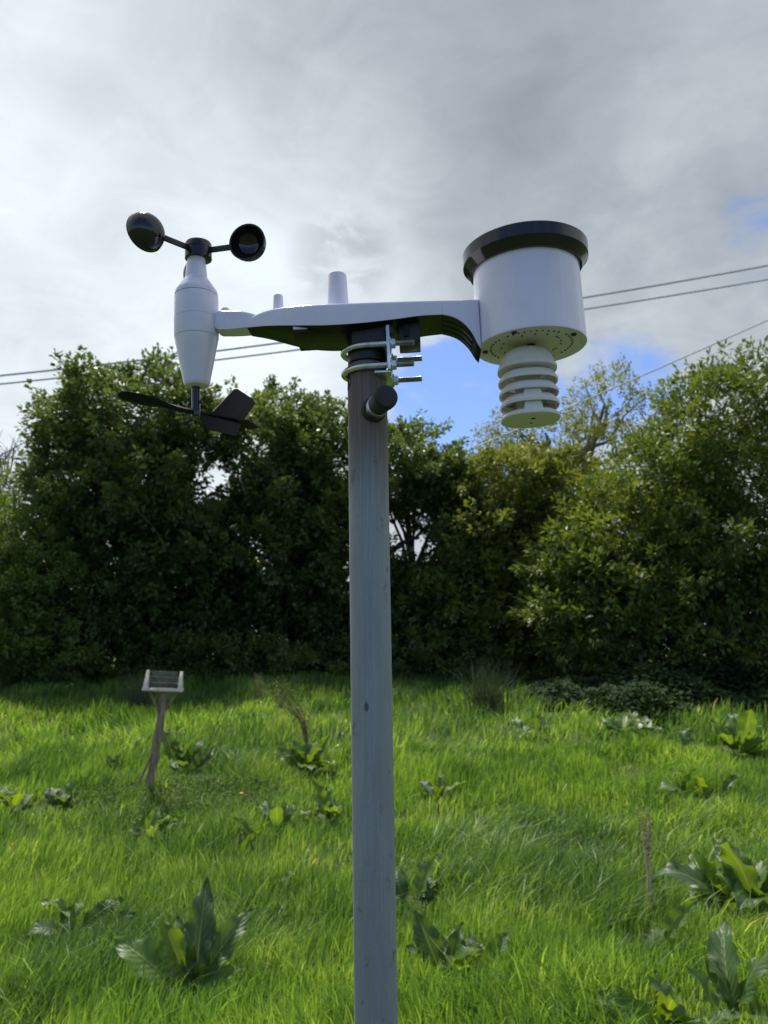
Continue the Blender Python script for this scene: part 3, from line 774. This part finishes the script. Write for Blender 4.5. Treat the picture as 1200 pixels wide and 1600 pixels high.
# ------------------------------------------------------------------ dead and seeding stalks
M_STRAW = leafmat('dead_stalk_straw', [(0, (.50, .42, .28)), (.5, (.62, .54, .38)), (1, (.70, .64, .48))], .35, (1.1, 1, .9), .7, .2, 30)
M_SEED = leafmat('dry_brown_seed', [(0, (.12, .075, .045)), (.5, (.22, .15, .09)), (1, (.38, .29, .18))], .15, (1, 1, 1), .8, .2)
M_SEEDG = leafmat('green_brown_seed', [(0, (.11, .11, .045)), (.5, (.20, .21, .09)), (1, (.42, .40, .26))], .35, (1.2, 1.1, .7), .8, .2)
def quads_cloud(P_, D_, N_, ln, wd):
    """leaf quads: base P_, direction D_, normal-ish N_, per-leaf length and width arrays -> verts, faces"""
    S = np.cross(D_, N_); S /= np.linalg.norm(S, axis=1)[:, None] + 1e-9
    U = np.cross(S, D_); ln = ln[:, None]; wd = wd[:, None]
    a = P_; b1 = P_ + D_ * ln * .5 - S * wd * .5 + U * wd * .14; c = P_ + D_ * ln - U * ln * .10; d = P_ + D_ * ln * .5 + S * wd * .5 + U * wd * .14
    n = len(P_); V = np.stack([a, b1, c, d], 1).reshape(-1, 3); base = (np.arange(n) * 4)[:, None]
    return V, base + [0, 1, 2, 3]
def unit(v): return v / (np.linalg.norm(v, axis=-1, keepdims=True) + 1e-9)
def stalk(px, py, height, stems, label, matS, matSeed, seedfrac, nseed, sw, lean=(0, 0), name='dead_stalk', cat='dead stalk', ss=1.0):
    p = ground(px, py); root = empty(name, (p.x, p.y, float(terr(p.x, p.y)))); tag(root, label, cat); r = random.Random(int(px))
    P_ = []; D_ = []
    for k in range(stems):
        h = height * r.uniform(.75, 1.05); bx, by = r.uniform(-.02, .02), r.uniform(-.02, .02)
        lx, ly = lean[0] + r.uniform(-.04, .04), lean[1] + r.uniform(-.04, .04); pts = []
        for j in range(8):
            t = j / 7; pts.append((bx + lx * t ** (2 if ss == 1 else 3.2) * 1.2 + r.uniform(-.004, .004), by + ly * t * t, h * t * (1 - .10 * t * abs(lx) / .2)))
        bm = bmesh.new(); tube(bm, pts, [.0085 * (1 - .6 * j / 7) for j in range(8)], 6); bmobj('stem', bm, matS, root)
        for j in range(nseed):
            t = 1 - seedfrac * r.random() ** 1.1; i0 = min(int(t * 7), 6); f = t * 7 - i0; q = Vector(pts[i0]).lerp(Vector(pts[i0 + 1]), f)
            P_.append(q + Vector((r.gauss(0, sw), r.gauss(0, sw), r.gauss(0, sw)))); D_.append((r.gauss(0, 1), r.gauss(0, 1), r.uniform(-.3, 1.6)))
    P_ = np.array(P_); D_ = unit(np.array(D_)); n = len(P_)
    V_, F_ = quads_cloud(P_, D_, unit(rng.normal(size=(n, 3))), rng.uniform(.008, .018, n) * ss, rng.uniform(.005, .011, n) * ss)
    o = link('seed_head', np_mesh('seed_head', V_, [F_]), matSeed, root); o['kind'] = 'stuff'
stalk(1021, 1440, .62, 4, 'pale dead dock stalk with brown seed head standing in the right meadow', M_STRAW, M_SEED, .34, 60, .012)
stalk(480, 1200, .98, 6, 'brown seeding dock stalk bending left above the wide dock clump', M_SEEDG, M_SEEDG, .62, 120, .050, lean=(-.26, 0), ss=1.7, name='seeding_stalk', cat='seed stalk')
stalk(405, 1105, .45, 4, 'faint pale seed stalk in the hedge shade left of the pole', M_SEEDG, M_SEEDG, .6, 130, .03, name='seeding_stalk', cat='seed stalk')
# a single small orange flower
p = ground(376, 1280); fl = empty('orange_flower', (p.x, p.y, float(terr(p.x, p.y)))); tag(fl, 'tiny orange flower in the grass left of the pole', 'flower')
bm = bmesh.new(); tube(bm, [(0, 0, 0), (.004, 0, .10), (.006, -.004, .19)], .0015, 6); bmobj('stem', bm, M_SEEDG, fl)
mo, _, _ = pmat('orange_petals', (.65, .22, .02), .6)
bm = bmesh.new(); lathe(bm, [(.001, .186), (.012, .190), (.016, .195), (.010, .199), (.001, .201)], (.006, -.004, 0), 14); bmobj('petals', bm, mo, fl)

# ------------------------------------------------------------------ bird table
def wood():
    m, B, p = pmat('weathered_wood', (.35, .3, .25), .8)
    o = objco(B); mp = B.n('ShaderNodeMapping'); B.put(mp.inputs[0], o); mp.inputs['Scale'].default_value = (1, 1, .12)
    f = B.noise(mp.outputs[0], 60, 6, .65); k = B.noise(o, 9, 4, .6)
    c = B.mix(B.rng(f, .35, .68), (.36, .27, .17), (.17, .125, .08)); c = B.mix(B.m('MULTIPLY', B.rng(k, .5, .7), .5), c, (.13, .13, .09))
    B.nt.links.new(c, p.inputs['Base Color']); bump(B, p, f, .5, .004); return m
M_WOOD = wood()
M_PALE = bark('pale_bleached_wood', (.66, .62, .55), (.50, .45, .38), 40)
M_MOSS = bark('mossy_board', (.13, .15, .11), (.20, .22, .17), 25)
bp = ground(235, 1237)
bt = empty('bird_table', (bp.x, bp.y, float(terr(bp.x, bp.y)) - .02), (0, R(4.2), R(13)))
tag(bt, 'old wooden bird table with pale tent shaped ends on a leaning post', 'bird table')
S = (bp - CAM).dot(fwd) / FPX           # metres per photo pixel there
H = 157 * S * 1.0                       # underside of the tray
bm = bmesh.new(); r0 = 7 * S
pts = [(-.004, 0, 0), (-.016, 0, H * .12), (-.008, .0, H * .22), (.012, 0, H * .34), (.004, 0, H * .5), (.026, 0, H * .72), (.022, 0, H)]
tube(bm, pts, [r0 * 1.05, r0 * 1.0, r0 * .8, r0 * 1.05, r0 * .85, r0 * .85, r0 * .85], 10); bmobj('post', bm, M_WOOD, bt)
bm = bmesh.new(); box(bm, (.018, -.055, H * .50), (.060, -.025, H + .0), .004); bmobj('post_batten', bm, M_WOOD, bt)
W2 = 31.5 * S; Dp = .105
for s in (-1, 1):
    bm = bmesh.new(); Mx = Matrix.Translation((.025 + s * .02, -.02, H * .80)) @ Matrix.Rotation(s * R(30), 4, 'Y'); box(bm, (-.012, -.012, 0), (.012, .012, H * .235), .002, Mx); bmobj('brace', bm, M_WOOD, bt)
bm = bmesh.new(); box(bm, (-W2 + .02, -Dp, H), (W2 + .02, Dp, H + .018), .003); bmobj('tray', bm, M_PALE, bt)
hb_ = 31 * S
for s in (-1, 1):                       # triangular end boards standing across the tray, leaning in
    bm = bmesh.new(); xo = .02 + s * (W2 - .004)
    pts = [(-Dp - .005, H + .004), (Dp + .005, H + .004), (.03, H + hb_), (-.03, H + hb_)]
    A = [bm.verts.new((xo - s * (z - H) * .09 - s * (.0 if k_ == 0 else .0), y, z)) for k_, (y, z) in enumerate(pts)]
    Bq = [bm.verts.new((v.co.x - s * (.044 if v.co.z < H + .1 else .024), v.co.y, v.co.z)) for v in A]
    bm.faces.new(A); bm.faces.new(Bq[::-1])
    for i in range(4): bm.faces.new((A[i], Bq[i], Bq[(i + 1) % 4], A[(i + 1) % 4]))
    bmesh.ops.bevel(bm, geom=bm.edges[:], offset=.002, segments=1, affect='EDGES'); bmobj('end_board', bm, M_PALE, bt)
for k in range(3):                      # sloping back boards
    z0_ = H + .02 + k * (hb_ - .02) / 3; z1_ = z0_ + (hb_ - .02) / 3 - .003
    bm = bmesh.new(); yb = Dp - .02 - k * .035
    vsx = box(bm, (.02 - W2 + .035 + k * .014, yb - .012, z0_), (.02 + W2 - .035 - k * .014, yb, z1_), .002)
    for v in vsx: v.co.y -= (v.co.z - z0_) * .5
    bmobj('back_board', bm, M_MOSS, bt)
bm = bmesh.new(); tube(bm, [(-.14, -.03, .02), (-.08, -.03, .16), (-.02, -.02, .34)], .011, 7); bmobj('side_stick', bm, M_WOOD, bt)

# ------------------------------------------------------------------ trees and shrubs
def lump(name, label, cat, ells, base, leafmat_, counts, leaf=(.07, .045), spray=.42, trunk=.09, seed=1, voids=(), droop=.0, per=34, limbs=7, group=None, barkm=None, twigs=0, density_noise=.0, minz=None):
    """ells: (px,py,rx_px,ry_px,depthY,ry_m). Crown built of many leafy sprays."""
    r = np.random.default_rng(seed); rr = random.Random(seed)
    E = []
    for (px, py, rx, ry, Y, rd) in ells:
        c = at_y(px, py, Y); s = (c - CAM).dot(fwd) / FPX; E.append((np.array(c), np.array([rx * s, rd, ry * s])))
    C0 = np.array(E[0][0]); bz_ = float(terr(base[0], base[1]))
    root = empty(name, (base[0], base[1], bz_)); tag(root, label, cat, group)
    off = np.array([base[0], base[1], bz_])
    vol = np.array([np.prod(e[1]) ** (2 / 3) for e in E]); vol /= vol.sum()
    nS = counts // per; k = r.choice(len(E), nS, p=vol)
    d = unit(r.normal(size=(nS, 3))); rad = r.random(nS) ** .33; rad = .45 + .55 * rad
    cen = np.array([e[0] for e in E])[k]; rds = np.array([e[1] for e in E])[k]
    # lumpy outline: radius modulated by direction
    lob = 1 + .16 * np.sin(d[:, 0] * 5 + d[:, 2] * 7 + k * 1.3) + .10 * np.sin(d[:, 0] * 13 - d[:, 2] * 9 + k)
    Pc = cen + d * rds * (rad * lob)[:, None]
    if minz is None: minz = .15
    keep = Pc[:, 2] > terr(Pc[:, 0], Pc[:, 1]) + minz
    for (px, py, rx, ry) in voids:       # gaps in the foliage one can look through
        vx_ = Pc - np.array(CAM); zf = vx_ @ np.array(fwd); u_ = 600 + FPX * (vx_ @ np.array(cr)) / zf; v2 = 800 - FPX * (vx_ @ np.array(cu)) / zf
        keep &= (((u_ - px) / rx) ** 2 + ((v2 - py) / ry) ** 2 + r.normal(0, .32, nS)) > 1
    Pc, d, k = Pc[keep], d[keep], k[keep]; nS = len(Pc)
    # each spray: a twig pointing out and up, leaves alternate along it
    out_ = unit(d * 1.0 + np.array([0, 0, .45 - droop]) + r.normal(0, .45, (nS, 3)))
    ln = spray * r.uniform(.5, 1.25, nS)
    t = r.random((nS, per)) ** .8; side = unit(r.normal(size=(nS, per, 3)))
    P_ = Pc[:, None] + out_[:, None] * (ln[:, None] * t)[..., None] + side * (spray * .20 * (1.1 - .6 * t))[..., None] - np.array([0, 0, 1]) * (droop * ln[:, None] * t * t)[..., None]
    D_ = unit(out_[:, None] * .8 + side * 1.0 + np.array([0, 0, -.15]))
    N_ = unit(np.array([0, 0, 1.0]) + r.normal(0, .55, (nS, per, 3)))
    P_, D_, N_ = P_.reshape(-1, 3), D_.reshape(-1, 3), N_.reshape(-1, 3); n = len(P_)
    V_, F_ = quads_cloud(P_ - off, D_, N_, leaf[0] * r.uniform(.6, 1.3, n), leaf[1] * r.uniform(.6, 1.3, n))
    cr_ = link('crown', np_mesh('crown', V_, [F_]), leafmat_, root); cr_['kind'] = 'stuff'
    # trunk and limbs
    bm_ = bmesh.new(); tops = sorted(E, key=lambda e: -e[0][2]); c0 = tops[0][0] - off; hgt = c0[2]
    pts = [Vector((0, 0, -.1)), Vector((c0[0] * .1 + .05, c0[1] * .1, hgt * .3)), Vector((c0[0] * .4, c0[1] * .4, hgt * .62)), Vector((c0[0], c0[1], hgt + .2 * tops[0][1][2]))]
    tube(bm_, pts, [trunk, trunk * .8, trunk * .55, trunk * .15], 9)
    bmobj('trunk', bm_, barkm or M_BARK, root)
    bm_ = bmesh.new()
    for q_ in range(limbs):
        e = E[q_ % len(E)]; tgt = e[0] + unit(r.normal(size=3)) * e[1] * .7 - off
        t0 = rr.uniform(.2, .75); st_ = pts[1].lerp(pts[2], t0) if t0 > .35 else pts[0].lerp(pts[1], t0 / .35)
        md = (st_ + Vector(tgt)) / 2 + Vector((rr.uniform(-.2, .2), rr.uniform(-.2, .2), rr.uniform(-.1, .3)))
        tube(bm_, [st_, md, Vector(tgt)], [trunk * .42, trunk * .28, trunk * .08], 6)
        for w_ in range(3):
            e2 = Vector(tgt) + Vector((rr.gauss(0, .4), rr.gauss(0, .3), rr.gauss(.15, .35)))
            tube(bm_, [md.lerp(Vector(tgt), .3 + .2 * w_), (md + e2) / 2 + Vector((0, 0, .1)), e2], [trunk * .16, trunk * .10, trunk * .03], 5)
    bmobj('limbs', bm_, barkm or M_BARK, root)
    if twigs:
        bm_ = bmesh.new(); sel = r.choice(nS, min(twigs, nS), replace=False)
        for i_ in sel:
            a_ = Vector(Pc[i_] - off); tube(bm_, [a_ - Vector(out_[i_]) * .3 + Vector((0, 0, -.1)), a_, a_ + Vector(out_[i_] * ln[i_])], [.012, .008, .003], 4)
        o = bmobj('twigs', bm_, barkm or M_BARK, root); o['kind'] = 'stuff'
    return root
GREEN_D = leafmat('dark_tree_leaf', [(0, (.052, .085, .030)), (.5, (.088, .135, .042)), (1, (.135, .195, .055))], .44, (1.6, 1.5, .8), .42, .45, .5)
GREEN_M = leafmat('mid_green_leaf', [(0, (.07, .115, .035)), (.5, (.11, .18, .05)), (1, (.16, .25, .065))], .46, (1.7, 1.6, .6), .45, .4, .6)
GREEN_Y = leafmat('yellow_green_leaf', [(0, (.085, .12, .035)), (.5, (.135, .18, .045)), (1, (.21, .26, .065))], .46, (1.6, 1.4, .5), .45, .4, .6)
GREEN_P = leafmat('pale_spring_leaf', [(0, (.13, .17, .05)), (.5, (.20, .24, .07)), (1, (.28, .31, .10))], .42, (1.5, 1.35, .6), .5, .3, .8)
LAUREL = leafmat('laurel_leaf', [(0, (.060, .100, .028)), (.55, (.105, .165, .038)), (.9, (.19, .24, .045)), (1, (.32, .33, .055))], .38, (1.7, 1.55, .5), .50, .5, .7)
IVY = leafmat('ivy_leaf', [(0, (.018, .038, .014)), (.5, (.028, .056, .018)), (1, (.05, .085, .026))], .2, (1.5, 1.5, .6), .75, .15, 1.5)
hole_l = [(338, 756, 48, 40), (318, 712, 18, 20)]; hole_r = [(644, 866, 48, 36), (660, 812, 30, 20), (614, 812, 18, 26)]
def xy(px, Y): p_ = at_y(px, 1060, Y); return (p_.x, p_.y)
lump('broadleaf_tree', 'tall dark broadleaf tree left of centre behind the wind vane', 'tree',
     [(212, 668, 116, 76, 15.6, 1.6), (132, 700, 54, 86, 15.4, 1.2), (303, 678, 48, 54, 15.6, 1.2), (210, 780, 140, 100, 15.4, 1.9), (200, 900, 160, 120, 15.2, 1.6), (290, 860, 90, 110, 15.0, 1.3), (230, 990, 160, 60, 15.0, 1.2)],
     xy(220, 15.9), GREEN_D, 105000, (.105, .072), .48, .16, 11, hole_l, twigs=200, limbs=12)
lump('broadleaf_tree', 'rounded dark broadleaf tree directly left of the pole', 'tree',
     [(430, 720, 78, 92, 16.4, 1.6), (505, 740, 75, 88, 16.2, 1.5), (420, 860, 100, 110, 16.0, 1.8), (520, 880, 90, 120, 16.0, 1.6), (450, 980, 140, 70, 15.6, 1.3)],
     xy(460, 16.6), GREEN_D, 95000, (.105, .072), .48, .15, 12, hole_l + hole_r, twigs=150, limbs=10)
lump('broadleaf_tree', 'dark broadleaf tree directly right of the pole with a bright gap through its branches', 'tree',
     [(628, 746, 55, 62, 16.4, 1.4), (690, 785, 56, 58, 16.2, 1.3), (715, 870, 70, 100, 16.0, 1.4), (640, 960, 90, 70, 15.8, 1.2), (720, 980, 90, 60, 15.6, 1.2)],
     xy(655, 16.6), GREEN_D, 66000, (.105, .072), .48, .13, 13, hole_r, twigs=150, limbs=12)
lump('hedge_shrub', 'yellow green hawthorn like shrub mass between the pole and the laurel', 'shrub',
     [(790, 775, 78, 58, 15.6, 1.3), (870, 785, 62, 58, 15.4, 1.2), (810, 860, 110, 80, 15.4, 1.5), (790, 960, 120, 90, 15.2, 1.3)],
     xy(800, 15.8), GREEN_Y, 72000, (.095, .058), .48, .10, 14, droop=.15, limbs=8)
lump('laurel_bush', 'huge glossy laurel bush filling the right side', 'bush',
     [(1130, 690, 105, 112, 13.4, 1.4), (1040, 760, 80, 80, 13.2, 1.2), (1190, 800, 110, 150, 13.0, 1.5), (980, 850, 100, 80, 13.2, 1.2), (1080, 900, 130, 110, 12.8, 1.4), (940, 950, 110, 90, 13.0, 1.2), (1060, 1000, 170, 60, 12.6, 1.1), (1240, 960, 120, 110, 12.8, 1.2), (890, 900, 60, 60, 13.4, 1.0)],
     xy(1080, 13.6), LAUREL, 92000, (.125, .048), .36, .12, 15, per=22, limbs=12, twigs=80)
lump('pale_tree', 'sparse pale spring green tree with bare crooked limbs behind the hedge on the right', 'tree',
     [(945, 640, 52, 42, 21, 1.4), (830, 690, 62, 40, 21, 1.3), (905, 700, 70, 36, 21, 1.3), (780, 705, 32, 22, 21, .8)],
     xy(880, 21.5), GREEN_P, 9500, (.095, .055), .50, .22, 16, per=26, limbs=5, twigs=70, minz=3)
lump('leafy_shrub', 'light green leafy shrub at the left edge below the bare twigs', 'shrub',
     [(45, 875, 100, 82, 14.2, 1.2), (-60, 860, 95, 85, 14.2, 1.2), (90, 940, 80, 80, 14.0, 1.1), (20, 970, 90, 70, 13.8, 1.0)],
     xy(30, 14.4), GREEN_M, 46000, (.075, .048), .42, .07, 17, limbs=8)
lump('low_shrub', 'low bright green shrub at the lower left edge of the hedge', 'shrub',
     [(20, 1010, 75, 42, 13.2, .8), (90, 1030, 50, 28, 13.2, .6)], xy(30, 13.4), GREEN_M, 13000, (.07, .045), .32, .04, 18, limbs=4)
lump('thorn_tree', 'dark twiggy tree at the far left edge with bare branch tips', 'tree',
     [(10, 785, 50, 42, 17.5, 1.2), (-50, 760, 60, 50, 17.5, 1.2), (30, 830, 70, 60, 17.5, 1.2)], xy(0, 17.8), GREEN_D, 12000, (.07, .045), .4, .12, 19, limbs=8, twigs=60)
# bare twigs reaching up at the left edge
bt_ = bpy.data.objects['thorn_tree']; bm = bmesh.new(); rr = random.Random(5); bl = Vector(bt_.location)
for k in range(26):
    a_ = at_y(rr.uniform(-60, 50), rr.uniform(715, 770), 17.4); e_ = a_ + Vector((rr.gauss(.15, .35), rr.gauss(0, .2), rr.uniform(.4, 1.1)))
    m1 = a_.lerp(e_, .5) + Vector((rr.uniform(-.08, .08), 0, .05)); tube(bm, [a_ - bl, m1 - bl, e_ - bl], [.016, .010, .004], 4)
    for j in range(4):
        q0 = a_.lerp(e_, .3 + .15 * j); tube(bm, [q0 - bl, q0 + Vector((rr.gauss(0, .2), rr.gauss(0, .1), rr.uniform(.05, .35))) - bl], [.007, .003], 4)
o = bmobj('bare_twigs', bm, M_BARK, bt_); o['kind'] = 'stuff'
# limbs showing in the bright gap right of the pole
tr = bpy.data.objects['broadleaf_tree.002']; bl = Vector(tr.location)
for pts in ([(600, 905), (625, 880), (648, 892), (668, 905)], [(600, 930), (640, 905), (655, 875), (690, 850)], [(606, 868), (625, 850), (650, 840), (672, 815)]):
    bm = bmesh.new(); tube(bm, [at_y(x_, y_, 16.2) - bl for x_, y_ in pts], [.06, .05, .04, .02], 7); bmobj('limb', bm, M_BARK, tr)
# crooked limbs of the pale tree
tr = bpy.data.objects['pale_tree']; bl = Vector(tr.location); MPB = bark('pale_tree_bark', (.16, .13, .09), (.28, .24, .17), 12)
for pts, r_ in (([(862, 790), (880, 735), (915, 700), (945, 672), (948, 640), (935, 610)], .11), ([(915, 702), (950, 690), (975, 650), (1000, 628)], .06), ([(880, 738), (850, 700), (835, 690), (800, 670)], .10), ([(850, 702), (858, 690), (852, 676)], .12), ([(945, 670), (925, 640), (915, 600)], .035)):
    bm = bmesh.new(); n_ = len(pts); tube(bm, [at_y(x_, y_, 21) - bl for x_, y_ in pts], [r_ * (1 - .75 * i_ / (n_ - 1)) for i_ in range(n_)], 8); bmobj('limb', bm, MPB, tr)
# undergrowth row at the hedge foot
lump('undergrowth', 'shaded bramble undergrowth along the foot of the hedge', 'undergrowth',
     [(60 + 110 * k_, 1040 + 6 * math.sin(k_ * 2), 85, 34, 14.2, .7) for k_ in range(8)], xy(480, 14.6), GREEN_D, 36000, (.07, .045), .3, .03, 20, limbs=3, minz=.02)
ug = bpy.data.objects['undergrowth']; ug['kind'] = 'stuff'
lump('far_hedge', 'dense dark hedge mass standing behind the front trees', 'hedge',
     [(-60 + 120 * k_, 960, 100, 95, 18.5, 1.1) for k_ in range(12)], xy(600, 18.8), GREEN_D, 60000, (.13, .085), .5, .05, 21, limbs=6, minz=.02, voids=hole_r)
def ground_leaves(name, label, cat, box_, n, leaf, mat, seed, hfun):
    r = np.random.default_rng(seed); x = r.uniform(box_[0], box_[1], n); y = r.uniform(box_[2], box_[3], n)
    hh, keep = hfun(x, y); x, y, hh = x[keep], y[keep], hh[keep]; n = len(x)
    P_ = np.stack([x, y, terr(x, y) + hh * r.random(n) ** .4], 1); D_ = unit(np.stack([r.normal(size=n), r.normal(size=n), r.normal(.1, .35, n)], 1)); N_ = unit(np.array([0, -.35, 1]) + r.normal(0, .35, (n, 3)))
    V_, F_ = quads_cloud(P_, D_, N_, leaf * r.uniform(.6, 1.3, n), leaf * .8 * r.uniform(.6, 1.3, n)); o = link(name, np_mesh(name, V_, [F_]), mat); tag(o, label, cat, kind='stuff'); return o
ic = ground(1130, 1112)
def ivyh(x, y):
    e = 1 - ((x - ic.x - .6) / 3.4) ** 2 - ((y - ic.y - .8) / 1.9) ** 2 + .45 * fbm(x, y, 1.6, 4) + .3 * fbm(x, y, 4.5, 9)
    return np.clip(e, 0, 1) ** .5 * .5 * (1 + .5 * fbm(x, y, 2.6, 9)), e > 0
ground_leaves('ivy_mound', 'dark ivy mound spreading from the laurel onto the grass at right', 'ivy', (ic.x - 4, ic.x + 4.5, ic.y - 2, ic.y + 3), 62000, .075, IVY, 31, ivyh)
M_WEED = leafmat('weed_leaf', [(0, (.05, .09, .025)), (.5, (.085, .145, .035)), (1, (.13, .20, .05))], .4, (1.6, 1.5, .6), .7, .2, 2)
# clover-like weeds round the bird table
def wdh(x, y):
    e = 1 - ((x - bp.x - .35) / 1.2) ** 2 - ((y - bp.y + .35) / .8) ** 2 + .3 * fbm(x, y, 3, 4); return np.clip(e, .1, 1) * .17, e > 0
ground_leaves('low_weeds', 'small leaved weeds carpeting the ground round the bird table post', 'weeds', (bp.x - 1.3, bp.x + 2, bp.y - 1.4, bp.y + .8), 5000, .030, M_WEED, 32, wdh)
# tall sedge tuft in the shade
def tuft(px, py, n, h, label, mat):
    p_ = ground(px, py); r = np.random.default_rng(int(px)); root = None
    az = r.uniform(0, 6.28, n); le = r.gamma(3, .13, n); hh = h * r.uniform(.35, 1.1, n); wd = .009
    x = r.normal(0, .12, n); y = r.normal(0, .12, n); dx, dy = np.cos(az), np.sin(az); V_ = np.zeros((n, 7, 3)); fc = r.uniform(0, 6.28, n); sx_, sy_ = np.cos(fc), np.sin(fc)
    for k_, t in enumerate((0, .4, .75, 1)):
        q = np.stack([x + dx * hh * le * t ** 2, y + dy * hh * le * t ** 2, hh * t * (1 - .35 * le * t)], 1); s_ = np.stack([sx_, sy_, 0 * sx_], 1) * wd * (1 - .3 * k_) / 2
        if k_ < 3: V_[:, 2 * k_] = q - s_; V_[:, 2 * k_ + 1] = q + s_
        else: V_[:, 6] = q
    b_ = (np.arange(n) * 7)[:, None]; o = link('sedge_tuft', np_mesh('sedge_tuft', V_.reshape(-1, 3), [np.concatenate([b_ + [0, 1, 3, 2], b_ + [2, 3, 5, 4]]), b_ + [4, 5, 6]]), mat)
    o.location = (p_.x, p_.y, float(terr(p_.x, p_.y)) - .02); tag(o, label, 'sedge tuft'); return o
M_SEDGE = leafmat('sedge', [(0, (.03, .05, .028)), (.5, (.05, .075, .04)), (1, (.09, .11, .065))], .3, (1.3, 1.3, .8), .5, .4, 2)
tuft(762, 1118, 520, .85, 'tall grey green sedge tuft in the shade right of the pole', M_SEDGE)
tuft(215, 1112, 260, .75, 'arching dark grass tuft behind the bird table', M_SEDGE)

# ------------------------------------------------------------------ overhead wires
M_WIRE, _, _ = pmat('grey_cable', (.72, .74, .75), .55)
def wire(pts, Y, r_, label):
    cs = [at_y(x_, y_, Y) for x_, y_ in pts]
    # quadratic through the sighted points in the vertical plane at Y, continued past both sides
    a = np.polyfit([c.x for c in cs], [c.z for c in cs], 2); a[0] = abs(a[0]) if abs(a[0]) > 1e-4 else 3e-4
    xs = np.linspace(-26, 26, 90); a1 = np.polyfit([c.x for c in cs], [c.z - a[0] * c.x ** 2 for c in cs], 1)
    bm = bmesh.new(); tube(bm, [(x_, Y, a[0] * x_ * x_ + a1[0] * x_ + a1[1]) for x_ in xs], r_, 8)
    o = bmobj('overhead_wire', bm, M_WIRE); tag(o, label, 'power line', 'overhead wires crossing behind the station'); return o
wire([(0, 586), (200, 566), (430, 538), (912, 463), (1200, 416)], 20.0, .029, 'upper of the two thick grey wires running together across the sky')
wire([(0, 600), (450, 549), (912, 483), (1200, 437)], 20.6, .027, 'lower of the two thick grey wires running together across the sky')
wire([(740, 700), (880, 640), (960, 606), (1200, 500)], 19.2, .019, 'thin grey wire slanting up to the right above the laurel')
print('tris', sum(len(o.data.polygons) * 2 for o in bpy.data.objects if o.type == 'MESH'))
